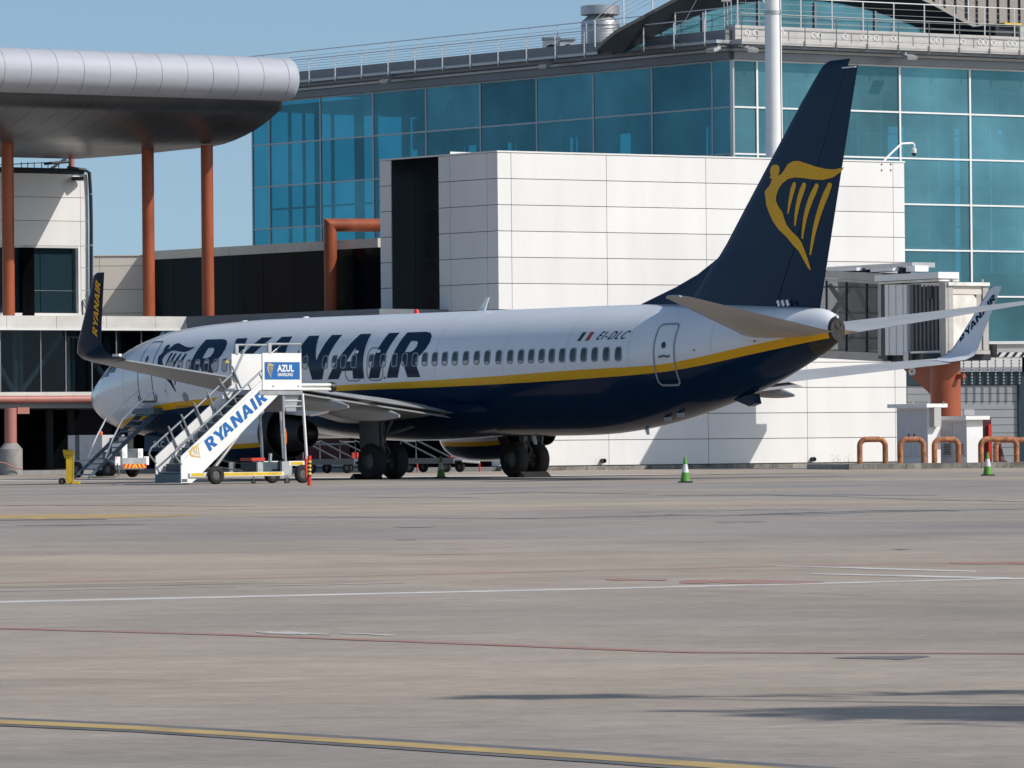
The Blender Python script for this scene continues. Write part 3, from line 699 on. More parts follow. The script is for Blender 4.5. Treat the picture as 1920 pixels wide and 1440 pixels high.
# ---- aerofoil lofts
def naca(c): return 5 * (0.2969 * math.sqrt(c) - 0.1260 * c - 0.3516 * c**2 + 0.2843 * c**3 - 0.1036 * c**4)
def loft(name, secs, c0, c1, m, parent, n=14, camber=0.0, mats=None, side=0):
    """secs: (LE point, TE point, unit thickness direction, thickness ratio)"""
    mb = MB(); ring = []
    cs = [c0 + (c1 - c0) * (1 - math.cos(math.pi * i / n)) / 2 for i in range(n + 1)]
    for le, te, up, t in secs:
        le, te, up = Vector(le), Vector(te), Vector(up).normalized(); ch = (te - le).length
        top = [le.lerp(te, c) + up * ch * (t * naca(c) + camber * 4 * c * (1 - c)) for c in cs]
        bot = [le.lerp(te, c) - up * ch * (t * naca(c) * (1 - camber * 6) - camber * 4 * c * (1 - c)) for c in cs]
        ring.append(top + bot[::-1])
    N = len(ring[0]); vs = [p for r_ in ring for p in r_]; fs = []; ms = []
    for i in range(len(secs) - 1):
        for k in range(N):
            fs.append((i * N + k, i * N + (k + 1) % N, (i + 1) * N + (k + 1) % N, (i + 1) * N + k))
            ms.append(0)
    mb.add(vs, fs); mb.m = ms
    mb.f += [list(range(N))[::-1], [(len(secs) - 1) * N + k for k in range(N)]]; mb.m += [0, 0]
    return mb.build(name, m, parent, True, 40)
WS = [(1.2, 2.05, 15.0, 21.9, .13), (5.2, 2.50, 17.5, 22.35, .12), (11.0, 3.08, 20.6, 23.9, .11), (16.4, 3.63, 23.45, 25.35, .10)]
def wz(y):
    return float(np.interp(y, [s[0] for s in WS], [s[1] for s in WS]))
def w_le(y): return float(np.interp(y, [s[0] for s in WS], [s[2] for s in WS]))
def w_te(y): return float(np.interp(y, [s[0] for s in WS], [s[3] for s in WS]))
WLT = [(16.4, 3.63, 23.45, 25.35, 6, .10), (17.0, 3.70, 23.85, 25.45, 12, .09), (17.32, 3.83, 24.08, 25.5, 40, .085), (17.48, 4.10, 24.35, 25.55, 72, .08), (17.58, 4.6, 24.72, 25.70, 80, .08), (17.85, 6.02, 25.72, 26.24, 81, .08), (17.86, 6.10, 25.90, 26.26, 81, .06)]
m_winglet_edge = m_metal
def wing(sg):
    s = [((le, sg * y, z), (te, sg * y, z - .06), (0, -sg * math.sin(R(6)), math.cos(R(6))), t) for y, z, le, te, t in WS]
    w = loft('wing', s, 0, 1, m_wing_grey, plane, camber=.012)
    # bright leading edge and flap panels
    s2 = [((le - .01, sg * y, z), (te, sg * y, z - .06), (0, -sg * math.sin(R(6)), math.cos(R(6))), t * 1.04) for y, z, le, te, t in WS[1:]]
    loft('leading_edge', s2, 0, .07, m_metal, w, 8, camber=.012)
    wl = [((le, sg * y, z), (te, sg * y, z), (0, -sg * math.sin(R(a)), math.cos(R(a))), t) for y, z, le, te, a, t in WLT]
    return w, wl
wp, wlp = wing(-1)
ws_, wls = wing(1)
# port winglet: navy outside; starboard: pale inside
wlo = loft('winglet', wlp, 0, 1, m_navy, wp, 12)
wls_o = loft('winglet', wls, 0, 1, m_white_paint, ws_, 12)
s2 = [((le[0] - .012, le[1], le[2]), te, up, t * 1.15) for le, te, up, t in wlp]; loft('leading_edge', s2, 0, .05, m_wing_grey, wp, 6)
s2 = [((le[0] - .012, le[1], le[2]), te, up, t * 1.15) for le, te, up, t in wls]; loft('leading_edge', s2, 0, .05, m_navy, ws_, 6)
def winglet_word(sg, p0, p1, hgt, m, parent, off):
    glyphs, wtot = word(); T = Vector((p1[0] - p0[0], p1[1] - p0[1])); L = T.length; T.normalize(); U = Vector((-T.y, T.x))
    for c, polys in glyphs:
        me = flat_polys([[(a + .28 * bb, bb) for a, bb in p] for p in polys])
        def fn(a, bb):
            q = Vector(p0) + T * (a / wtot * L) + U * (bb * hgt)
            yy = float(np.interp(q.y, [3.70, 3.83, 4.10, 4.6, 6.02], [17.0, 17.32, 17.48, 17.58, 17.85])) + off
            return (q.x, sg * yy, q.y)
        decal('letter', me, fn, m, parent)
winglet_word(-1, A(171.5, 632, 17.75), A(191, 531, 17.8), .235, m_yellow, wlo, .042)
winglet_word(1, A(1811, 645, -17.7), A(1869, 560, -17.8), .215, m_navy, wls_o, -.042)
MB().box((25.62, -17.0, 3.74), (.34, .10, .07)).build('position_light', m_white, wlo)
# flap-track fairings, flaps and spoilers
for sg, W_ in ((-1, wp), (1, ws_)):
    for y, l0, l1, wd, dp in ((4.55, -3.4, .55, .21, .34), (7.3, -2.9, .95, .20, .32), (10.3, -2.3, .75, .16, .26)):
        te = w_te(y); z = wz(y); mb = MB(); rings = []; n = 12
        for t in np.linspace(0, 1, 13):
            k = (math.sin(math.pi * min(1, t * 1.0) ** .8) ** .6 if 0 < t < 1 else 0); k = max(k, .03 if t == 0 else .16)
            x = te + l0 + (l1 - l0) * t; cz = z - .16 - .30 * t ** 1.6
            rings.append([(x, sg * y + wd * k * math.cos(a), cz + dp * k * math.sin(a) * (1 if math.sin(a) < 0 else .8)) for a in np.linspace(0, 2 * math.pi, n, endpoint=False)])
        vs = [p for r_ in rings for p in r_]
        fs = [(i * n + k, i * n + (k + 1) % n, (i + 1) * n + (k + 1) % n, (i + 1) * n + k) for i in range(12) for k in range(n)]
        fs += [tuple(range(n)), tuple(12 * n + k for k in range(n))]
        MB().add(vs, fs).build('flap_fairing', m_wing_grey, W_, True)
    for ya, yb in ((2.0, 5.0), (5.5, 11.0)):
        secs = []
        for y in (ya, yb):
            te = w_te(y); z = wz(y) - .07
            secs.append(((te - .75, sg * y, z - .03), (te + .18, sg * y, z - .17), (0, 0, 1), .11))
        loft('flap', secs, 0, 1, m_wing_grey, W_, 8)
# ---- tail
_le = sorted([(A(u, v, 0)[1], A(u, v, 0)[0]) for u, v in ((1335, 497), (1343, 490), (1357, 469), (1392.5, 402), (1447, 299), (1491.7, 214), (1546, 118))])
_lez = pchip([z for z, x in _le], [x for z, x in _le])
def fin_le(z): return _lez(z) if z >= _le[0][0] else _le[0][1] + (z - _le[0][0]) * .95
def fin_te(z): return 37.03 + (z - 4.9) * .246
def fin_secs():
    out = []
    for z in (4.7, 5.6, 6.35, 6.6, 7.0, 8.0, 9.5, 11, 11.95):
        out.append(((fin_le(z), 0, z), (fin_te(z), 0, z), (0, 1, 0), .078))
    out.append(((fin_le(11.98) + .12, 0, 12.06), (38.79, 0, 12.08), (0, 1, 0), .07))
    out.append(((fin_le(11.98) + .35, 0, 12.14), (38.80, 0, 12.16), (0, 1, 0), .04))
    return out
FS = fin_secs()
def fin_half(x, z):
    le, te = fin_le(z), fin_te(z); c = min(1, max(0.001, (x - le) / (te - le)))
    return .078 * (te - le) * naca(c)
fin = loft('tail_fin', FS, 0, .70, m_navy, plane, 14)
rud = loft('rudder', FS[:-2], .706, 1, m_navy, plane, 8)
ds = [((le, 0, z), (te, 0, z), (0, 1, 0), t) for z, le, te, t in ((5.05, 28.2, 34, .035), (5.3, 29.05, 34, .035), (5.75, 30.6, 34, .04), (6.1, 31.6, 34, .05), (6.5, 32.42, 34, .08))]
loft('dorsal_fin', ds, 0, .75, m_navy, plane, 10)
s2 = [((le[0] - .012, 0, le[2]), te, up, t * 1.1) for le, te, up, t in FS[2:]]; loft('leading_edge', s2, 0, .012, m_metal, fin, 5)
for i, p in enumerate(HARP_PX):
    q = [A(u, v, .16) for u, v in p]
    me = flat_polys([q])
    decal('emblem' if i == 0 else 'emblem_string', me, lambda a, bb: (a, -fin_half(a, bb) - .012, bb), m_yellow, fin, cuts=[(0, .12), (1, .25)])
MB().box((38.44, -.05, 11.90), (.58, .03, .035)).build('rudder_balance_gap', m_white, fin)
for sg in (-1, 1):
    st = [((34.35, sg * .5, 4.24), (38.15, sg * .5, 4.24), (0, -sg * .13, 1), .10), ((38.3, sg * 7.0, 5.16), (39.28, sg * 7.0, 5.16), (0, -sg * .13, 1), .09), ((38.5, sg * 7.17, 5.19), (39.30, sg * 7.17, 5.19), (0, -sg * .13, 1), .06)]
    sb = loft('stabilizer', st, 0, .70, m_wing_grey, plane, 12)
    loft('elevator', st[:2], .71, 1, m_wing_grey, plane, 6)
    s2 = [((le[0] - .012, le[1], le[2]), te, up, t * 1.08) for le, te, up, t in st[:2]]; loft('leading_edge', s2, 0, .05, m_metal, sb, 6)
for k in range(3):
    MB().box((35.55 + .2 * k, -.30, 5.13), (.09, .03, .18), (Vector((.9, 0, .4)).normalized(), Vector((0, 1, 0)), Vector((-.4, 0, .9)).normalized())).build('vortex_vane', m_white_paint, plane)
# ---- engines
def engine(sg):
    c = Vector((0, sg * 4.83, 1.46)); n = 36; mb = MB()
    prof = [(.80, 14.25), (.79, 14.02), (.83, 13.93), (.89, 13.95), (.95, 14.08), (1.0, 14.35), (1.05, 15.0), (1.045, 15.7), (1.0, 16.5), (.93, 17.1), (.87, 17.5), (.84, 17.5), (.83, 17.1), (.80, 16.6), (.3, 16.4)]
    vs = []
    for r_, x in prof:
        for k in range(n):
            a = 2 * math.pi * k / n; flat = 0.93 if math.sin(a) < -.3 else 1
            vs.append((x, c.y + r_ * math.cos(a), c.z + r_ * math.sin(a) * flat + (.02)))
    fs, ms = [], []
    for i in range(len(prof) - 1):
        for k in range(n):
            fs.append((i * n + k, i * n + (k + 1) % n, (i + 1) * n + (k + 1) % n, (i + 1) * n + k))
            zc = c.z + (prof[i][0] + prof[i + 1][0]) / 2 * math.sin(2 * math.pi * (k + .5) / n)
            ms.append(3 if i < 4 else (4 if i >= 9 else (1 if zc < .92 else (2 if zc < 1.16 else 0))))
    mb.add(vs, fs); mb.m = ms
    e = mb.build('engine', [m_white_paint, m_navy, m_yellow, m_metal, m_dark_metal], plane, True)
    MB().lathe([(.62, 16.6), (.60, 17.3), (.50, 18.0), (.42, 18.5), (.39, 18.5), (.36, 18.0), (.2, 17.9)], (0, c.y, c.z - .02), (1, 0, 0), 28).build('core_nozzle', m_dark_metal, e, True)
    MB().lathe([(.26, 17.9), (.24, 18.4), (.14, 18.8), (.01, 19.05)], (0, c.y, c.z - .02), (1, 0, 0), 20).build('exhaust_cone', m_dark_metal, e, True)
    fan = MB()
    for k in range(24):
        a = 2 * math.pi * k / 24; d = Vector((0, math.cos(a), math.sin(a))); t_ = Vector((0, -math.sin(a), math.cos(a)))
        fan.para(Vector((14.6, c.y, c.z)) + d * .2, d * .58, t_ * .12 + Vector((.1, 0, 0)), Vector((.012, 0, 0)))
    fan.build('fan', m_dark_metal, e)
    MB().lathe([(.01, 0), (.14, .16), (.22, .40), (.24, .7)], (14.2, c.y, c.z), (1, 0, 0), 20).build('spinner', m_gear, e, True)
    zt = wz(4.83)
    py = [((14.9, c.y, 2.42), (17.9, c.y, 2.2)), ((15.6, c.y, 2.7), (18.4, c.y, 2.5))]
    mb = MB(); hw_ = .17
    poly = [(14.7, 2.36), (15.6, 2.62), (17.4, 2.72), (19.5, 2.45), (20.2, 2.2), (18.6, 2.0), (17.3, 2.1), (15.6, 2.3)]
    mb.prism([(x, c.y - hw_, z) for x, z in poly], (0, 2 * hw_, 0)); mb.build('pylon', m_white_paint, plane)
engine(-1); engine(1)
# ---- landing gear
for sg in (-1, 1):
    y = sg * 2.86; mb = MB()
    mb.tube([(19.55, y * .98, 2.3), (19.75, y, 1.3), (19.8, y, .56)], [.15, .14, .09], 14)
    mb.tube([(19.8, y - .5, .56), (19.8, y + .5, .56)], .075, 12)
    mb.tube([(19.75, y, 1.35), (19.7, sg * 1.2, 1.75)], .06, 8)
    mb.tube([(19.75, y, 1.2), (20.5, y, 2.1)], .045, 8)
    mb.tube([(19.9, y, 1.15), (20.15, y, .85), (19.9, y, .6)], .035, 8)
    gear = mb.build('landing_gear', m_gear, plane, True)
    for dy in (-.43, .43):
        MB().wheel((19.8, y + dy, .565), (0, 1, 0), .565, .41, .5, 36).build('wheel', [m_tyre, m_rim], gear, True)
    MB().prism([(19.2, y + sg * .42, 1.05), (20.15, y + sg * .42, 1.05), (20.2, y + sg * .5, 2.25), (19.3, y + sg * .5, 2.25)], (0, sg * .05, 0)).build('gear_door', m_gear, gear)
mb = MB(); mb.tube([(4.15, 0, 1.7), (4.2, 0, .9), (4.2, 0, .345)], [.09, .085, .06], 12); mb.tube([(4.2, -.3, .345), (4.2, .3, .345)], .05, 10)
mb.tube([(4.2, 0, 1.0), (5.2, 0, 1.6)], .045, 8)
ng = mb.build('nose_gear', m_gear, plane, True)
for dy in (-.2, .2): MB().wheel((4.2, dy, .345), (0, 1, 0), .345, .2, .5, 28).build('wheel', [m_tyre, m_rim], ng, True)
for sg in (-1, 1):
    dr = MB().prism([(3.35, sg * .42, .93), (5.35, sg * .42, .93), (5.45, sg * .36, 1.5), (3.3, sg * .36, 1.5)], (0, sg * .03, 0)).build('nose_gear_door', m_navy, plane)
    if sg < 0:
        me, x0, x1, y0, y1 = text_flat('DLC', 1.0, .02)
        decal('door_lettering', me, lambda a, bb: (3.95 + (a - x0) / (x1 - x0) * .62, -.475, 1.06 + (bb - y0) / (y1 - y0) * .22), m_white, dr)
# ---- small fittings on the skin
b = MB().prism([(21.05, -.015, 5.26), (21.4, -.015, 5.26), (21.62, -.015, 5.68), (21.50, -.015, 5.68)], (0, .03, 0)); b.build('blade_antenna', m_white_paint, plane)
MB().lathe([(.09, 0), (.09, .05), (.06, .12), (.01, .14)], (17.9, 0, 5.27), (0, 0, 1), 14).build('beacon', m_red, plane, True)
for x in (8.6, 12.0): MB().lathe([(.12, 0), (.09, .04), (.01, .05)], (x, 0, ZT(x) - .01), (0, 0, 1), 12).build('antenna_dome', m_white_paint, plane, True)
for x, z in ((23.6, 1.10), (29.0, 1.36)): MB().prism([(x, -.012, z + .32), (x + .24, -.012, z + .32), (x + .32, -.012, z - .05), (x + .2, -.012, z - .05)], (0, .024, 0)).build('blade_antenna', m_white_paint, plane)
MB().prism([(33.2, -.12, 2.35), (34.2, -.12, 2.5), (34.3, -.12, 2.2), (34.0, -.12, 2.12)], (0, .24, 0)).build('tail_skid', m_navy, plane)
for x in (30.8, 31.4): MB().box((x, -.55, ZB(x) + .03), (.28, .05, .12)).build('drain_mast', m_wing_grey, plane)
# windscreen
for (xa, xb, za, zb_) in ((1.42, 1.98, 3.42, 3.86), (2.05, 2.6, 3.48, 4.02), (2.68, 3.1, 3.62, 4.12)):
    n_ = 8; vs = [port(xa + (xb - xa) * i / n_ + .22 * j / n_, za + (zb_ - za) * j / n_, .012) for j in range(n_ + 1) for i in range(n_ + 1)]
    MB().add(vs, [(j * 9 + i, j * 9 + i + 1, j * 9 + i + 10, j * 9 + i + 9) for j in range(n_) for i in range(n_)]).build('cockpit_window', m_window, plane, True)
# ---- folding airstair below the front door
air = MB(); Y0, Y1 = 1.45, 4.35; X0, X1 = 4.85, 5.7; ZT0 = 2.35
def AP(x, t): return Vector((x, -(Y0 + (Y1 - Y0) * t), ZT0 * (1 - t) + .03 * t))
for x in (X0, X1):
    air.prism([AP(x, 0) + Vector((0, 0, .11)), AP(x, 1) + Vector((0, 0, .11)), AP(x, 1) + Vector((0, -.06, -.03)), AP(x, 0) + Vector((0, 0, -.13))], (.05, 0, 0))
stair = air.build('airstair', m_airstair, plane)
for k in range(13):
    p = AP(X0 + .05, (k + .3) / 13)
    MB().para(p + Vector((0, .09, .0)), (X1 - X0 - .05, 0, 0), (0, -.2, 0), (0, 0, .045)).build('step', m_airstair, stair)
MB().box((5.42, -1.62, 2.28), (1.25, .65, .2)).build('stair_hinge_box', m_airstair, stair)
for x in (X0 - .06, X1 + .10):
    up = Vector((0, 0, .92)); path = [AP(x, .70) + Vector((0, 0, .12)), AP(x, .76) + Vector((0, 0, .10)), AP(x, .79) + Vector((0, 0, .22)), AP(x, .68) + Vector((0, 0, .62)), AP(x, .54) + up, AP(x, .30) + up, AP(x, -.03) + up * .86]
    MB().tube(path, .03, 7).build('handrail', m_white, stair, True)
    MB().tube([AP(x, .04) + up * .85, AP(x, .06) + up * .3, AP(x, .0)], .014, 6).build('handrail_brace', m_steel, stair, True)
# wheel chocks
ck = MB().prism([W_ for W_ in [NOSE + AV * (GX + .62) + SV * 2.1, NOSE + AV * (GX + .95) + SV * 2.1, NOSE + AV * (GX + .72) + SV * 2.1 + Vector((0, 0, .18))]], SV * 1.1).build('wheel_chock', m_black)
tag(ck, 'black rubber chock behind the right main wheels', 'wheel chock', 'wheel chocks at the main gear')
ck2 = MB().prism([W_ for W_ in [NOSE + AV * (GX - .62) - SV * 3.5, NOSE + AV * (GX - .95) - SV * 3.5, NOSE + AV * (GX - .72) - SV * 3.5 + Vector((0, 0, .18))]], SV * 1.1).build('wheel_chock', m_black)
tag(ck2, 'black rubber chock before the left main wheels in shade', 'wheel chock', 'wheel chocks at the main gear')

# ------------------------------------------------------------------ white panelled block (right of the middle)
C0 = P(935, 600, 208.0)
FB = Facade(C0, dR); FBL = Facade(C0, dL)
ztop = FB.Z(935, 284.5)
colsR = [FB.S(u, 600) for u in (935, 960.8, 1139.6, 1326, 1512, 1677, 1698.5)]
pitch = (FB.Z(1139.6, 290.5) - FB.Z(1139.6, 824.6)) / 11.0
zrow0 = FB.Z(1139.6, 824.6)
rows = [zrow0 - pitch * 0.98] + [zrow0 + pitch * k for k in range(12)]
ztop = rows[-1]
colsL = [FBL.S(u, 450) for u in (935, 914, 844.7, 823, 734, 713)]
blk = thing('panelled_block', 'white panelled windowless block with black glass strip behind the aircraft tail', 'building', FB.pt(0, 0))
core = MB(); s1 = colsR[-1] - .03; t1 = colsL[-1] - .03
base = [FB.pt(.03, 0, -.06), FB.pt(s1, 0, -.06), FB.pt(s1, 0, -.06) + FBL.d * t1, FBL.pt(t1, 0, -.06)]
core.prism(base, (0, 0, ztop - .03)); core.build('core_wall', m_joint, blk)
J = .013
for i in range(len(colsR) - 1):
    for k in range(len(rows) - 1):
        piece('panel', FB, colsR[i] + J, colsR[i + 1] - J, rows[k] + J, rows[k + 1] - J, -.05, 0.0, m_panel, blk)
for i in range(len(colsL) - 1):
    if i == 3: continue
    for k in range(len(rows) - 1):
        piece('panel', FBL, colsL[i] + J + (.06 if i == 0 else 0), colsL[i + 1] - J, rows[k] + J, rows[k + 1] - J, -.05, 0.0, m_panel, blk)
for k in range(0, 12, 2):
    piece('glass_panel', FBL, colsL[3] + .03, (colsL[3] + colsL[4]) / 2 - .012, rows[k] + .012, rows[k + 2] - .012, -.05, -.015, m_black_glass, blk)
    piece('glass_panel', FBL, (colsL[3] + colsL[4]) / 2 + .012, colsL[4] - .03, rows[k] + .012, rows[k + 2] - .012, -.05, -.015, m_black_glass, blk)
piece('coping', FB, -.02, colsR[-1] + .02, ztop, ztop + .06, -.30, .03, m_panel, blk)
piece('coping', FBL, .04, colsL[-1], ztop, ztop + .06, -.30, .03, m_panel, blk)
e = MB().prism([FB.pt(.05, ztop + .012, -.3), FB.pt(s1, ztop + .012, -.3), FB.pt(s1, ztop + .012, -.3) + FBL.d * t1, FBL.pt(t1, ztop + .012, -.3)], (0, 0, .02)); e.build('roof', m_conc, blk)
# back return on the right end
FBE = Facade(FB.pt(colsR[-1], 0), dL)
FBE.n = Vector((FB.d.x, FB.d.y, 0)) * 1.0
for k in range(len(rows) - 1):
    mb = MB().para(FB.pt(colsR[-1] - .03, rows[k] + J, -.02), FB.d * .03, FBL.d * (t1 - .1), Vector((0, 0, pitch - 2 * J)))
    mb.build('panel', m_panel, blk)
# upstand on the roof behind the left face
q = FBL.pt(FBL.S(800, 290), ztop + .02, -1.2)
MB().prism([q, q + FBL.d * 1.2 - FBL.n * 1.2, q + FBL.d * 1.2 - FBL.n * 1.2 + Vector((0, 0, .30)), q + Vector((0, 0, .24))], -FBL.n * 1.0 + FB.d * .2).build('roof_upstand', m_panel, blk)
# bolts and camera on the top right corner
for u in (1653, 1670):
    for v in (308, 319):
        p = FB.at(u, v); MB().lathe([(.035, 0), (.035, .02), (.01, .02)], p, FB.n, 8).build('bolt', m_black, blk)
cc = thing('security_camera', 'white dome security camera on bent arm at the corner of the white block roof', 'camera', FB.at(1666, 300, -.2))
zr = ztop + .06
MB().tube([FB.pt(FB.S(1666), zr, -.2), FB.at(1666, 292, -.2), FB.at(1690, 269.5, -.2), FB.at(1711, 268.5, -.2), FB.at(1714, 271, -.2), FB.at(1714, 276, -.2)], .045, 8).build('arm', m_white, cc, True)
p = FB.at(1713.5, 277, -.2); MB().lathe([(.04, 0), (.10, -.03), (.11, -.2), (.10, -.22)], p, (0, 0, 1), 14).build('housing', m_white, cc, True)
MB().lathe([(.10, -.22), (.085, -.29), (.04, -.33), (.005, -.34)], p, (0, 0, 1), 14).build('dome', m_black, cc, True)

piece('shade_sheet', FBL, .5, colsL[-1] - .1, 0.0, 3.4, .02, .08, m_dark, blk)  # near-black sheet added to paint the dark under the walkway
# ------------------------------------------------------------------ tall mast standing on the block's roof
mb_base = FB.pt(FB.S(1452, 300, -4.0), ztop + .035, -4.0)
mast = thing('floodlight_mast', 'tall pale cylindrical mast rising above the white block roof', 'mast', mb_base)
MB().lathe([(.40, 0), (.355, .3), (.345, 5), (.30, 20), (.01, 20)], mb_base, (0, 0, 1), 32).build('pole', m_white, mast, True)
MB().lathe([(.352, 6.2), (.36, 6.2), (.36, 6.36), (.352, 6.36)], mb_base, (0, 0, 1), 32).build('collar', m_steel, mast, True)
dirc = Vector((.80, -.60, 0))
MB().tube([mb_base + dirc * .36 + Vector((0, 0, .1)), mb_base + dirc * .352 + Vector((0, 0, 6)), mb_base + dirc * .31 + Vector((0, 0, 19.5))], .02, 6).build('cable', m_black, mast)
MB().lathe([(.3, 20), (1.4, 20.05), (1.4, 20.4), (.3, 20.45)], mb_base, (0, 0, 1), 24).build('lamp_ring', m_steel, mast)

# ------------------------------------------------------------------ glazed terminal hall
GC = P(1374, 400, 226.0)
FGL = Facade(GC, dL); FGR = Facade(GC, dR)
hall = thing('terminal_hall', 'teal glass terminal hall with roof railing and arched roof behind the white block', 'building', GC.xy.to_3d())
zg = FGL.Z(1374, 112)
zl = [FGL.Z(600.6, v) for v in (259.7, 341.3)]
rowg = (FGL.Z(600.6, 181) - zl[1]) / 2
zrows = [zg - rowg * k for k in range(0, 9)][::-1]
zrows[-1] = zg
uL = [1374, 1336, 1223, 1113, 1006.6, 901, 799, 699.7, 600.6, 504.7, 473]
sL = [FGL.S(u, 300) for u in uL]
uR = [1374, 1420.5, 1556, 1688, 1819.5]
sR = [FGR.S(u, 300) for u in uR]; w_ = (sR[-1] - sR[1]) / 3
sR += [sR[-1] + w_ * k for k in range(1, 5)]
for F, ss in ((FGL, sL), (FGR, sR)):
    for i in range(len(ss) - 1):
        for k in range(len(zrows) - 1):
            if zrows[k + 1] < 3.5 and F is FGL: continue
            piece('pane', F, ss[i] + .035, ss[i + 1] - .035, zrows[k] + .03, zrows[k + 1] - .03, -.05, -.03, m_teal, hall)
    for s in ss: piece('mullion', F, s - .045, s + .045, zrows[0], zg, -.09, .03 if F is FGR else .0, m_mull if F is FGL else m_white, hall)
    for z in zrows: piece('transom', F, min(ss[0], ss[-1]) + .05, max(ss) - .05, z - .035, z + .035, -.08, .02 if F is FGR else -.01, m_mull if F is FGL else m_white, hall)
# inside: floors, columns and the glazed far side
inn = MB(); WL = sL[-1]; WR = sR[-1]
def slab(z0, z1, o0=.6, o1=11):
    a = FGL.pt(.3, z0, 0) - FGL.n * o0 - FGR.n * o0
    poly = [a, FGR.pt(WR, z0, -o0), FGR.pt(WR, z0, -o1) + FGL.d * 1.0, a + FGL.d * 12 + FGR.d * 12, FGL.pt(WL, z0, -o1), FGL.pt(WL, z0, -o0)]
    inn.prism(poly, (0, 0, z1 - z0))
slab(6.6, 7.0); slab(2.0, 2.2)
inn.build('floor_slab', m_int_dark, hall)
c1 = MB(); c1.prism([FGL.pt(.4, zg - .35, -.5), FGR.pt(WR, zg - .35, -.5), FGR.pt(WR, zg - .35, -12), FGL.pt(12, zg - .35, -12), FGL.pt(WL, zg - .35, -12), FGL.pt(WL, zg - .35, -.5)], (0, 0, .2)); c1.build('ceiling', m_int_wall, hall)
for F, W0, step in ((FGL, WL, 3.3), (FGR, WR, 3.1)):
    k = 1.2
    while k < W0:
        p = F.pt(k, 0, -1.6)
        MB().lathe([(.16, 2.2), (.16, zg - .4)], p, (0, 0, 1), 10).build('column', m_int_wall, hall, True)
        if F is FGL or True:
            piece('inner_post', F, k + .9, k + 1.0, 2.2, zg - .4, -.75, -.6, m_white, hall)
        k += step
    for z in (4.4, 8.2, 9.4, 12.2): piece('inner_rail', F, .8, W0 - .3, z, z + .09, -.85, -.78, m_white, hall)
for i in range(len(sR) - 1):
    c_ = (sR[i] + sR[i + 1]) / 2
    if i: piece('inner_post', FGR, c_ - .06, c_ + .06, 2.2, zg - .4, -.62, -.5, m_white, hall)
    for zz0 in zrows[:-1]: piece('inner_rail', FGR, sR[i] + .1, sR[i + 1] - .1, zz0 + rowg * .52, zz0 + rowg * .52 + .06, -.6, -.5, m_white, hall)
    piece('inner_blind', FGR, sR[i] + .2, c_ - .3, 2.2, zg - 1.0 - (i % 3) * .8, -3.4, -3.2, m_int_wall, hall)
for i in range(1, len(sL) - 1):
    piece('inner_post', FGL, (sL[i] + sL[i + 1]) / 2 - .05, (sL[i] + sL[i + 1]) / 2 + .05, 2.2, zg - .4, -.62, -.5, m_int_wall, hall)
piece('dark_reflection', FGR, FGR.S(1849, 540), sR[-1] - .2, FGR.Z(1880, 640), FGR.Z(1880, 512), -.4, -.25, m_black, hall)  # black panel standing in for a dark reflection on the glass
# rear wall with tall openings
for F, W0 in ((FGL, WL), (FGR, WR)):
    k = 2.0; i = 0
    while k < W0 - 1:
        wd = (2.6, 3.4, 1.9, 4.2)[i % 4] if F is FGL else (1.3, .9, 2.1, 1.1)[i % 4]
        piece('rear_wall', F, k, min(W0, k + wd), 2.2, zg - .4, -10.4, -10.0, m_int_dark if F is FGL else m_int_wall, hall); k += wd + (1.5, 1.0, 1.2)[i % 3]; i += 1
    piece('rear_wall', F, 1.0, W0, zg - 1.9, zg - .42, -9.98, -9.7, m_int_dark if F is FGL else m_int_wall, hall)
# eave, gutter and walkway
for F, ss in ((FGL, sL), (FGR, sR)):
    L0 = 0; L1 = ss[-1] + .2
    piece('eave', F, L0 - .0, L1, zg + .04, zg + .36, -.35, .22, m_eave, hall)
    piece('eave_lip', F, L0 - .1, L1, zg + .37, zg + .48, -.3, .42, m_beam if F is FGR else m_steel, hall)
    if F is FGL:
        piece('walkway_edge', F, L0 - .3, L1, zg + .66, zg + .80, .1, 1.1, m_steel, hall)
        piece('walkway_upstand', F, L0 - .2, L1, zg + .80, zg + 1.25, -.2, .5, m_eave, hall)
        piece('walkway_soffit', F, L0 - .2, L1, zg + .5, zg + .65, -.2, .8, m_eave, hall)
    else:
        piece('walkway_edge', F, L0 - .25, L1, zg + .62, zg + .82, .1, 1.0, m_beam, hall)
        piece('walkway_soffit', F, L0 - .2, L1, zg + .5, zg + .61, -.2, .8, m_eave, hall)
        piece('walkway_upstand', F, L0 - .1, L1, zg + .82, zg + 1.45, -.3, .45, m_beam, hall)
        x = .5; pat = [.45, .9, .25, 1.9, .3, 1.35, .95, .28]
        i = 0
        while x < L1 - .3:
            MB().lathe([(.105, 0), (.135, 0), (.135, .025), (.105, .025), (.105, 0)], F.pt(x, zg + 1.14, .452), F.n, 16).build('drain_ring', m_white, hall)
            x += pat[i % 8]; i += 1
rt = MB().prism([FGL.pt(.3, zg + .5, -.3), FGR.pt(WR, zg + .5, -.3), FGR.pt(WR, zg + .5, -14), FGL.pt(14, zg + .5, -14), FGL.pt(WL, zg + .5, -14), FGL.pt(WL, zg + .5, -.3)], (0, 0, .25)); rt.build('roof', m_slate, hall)

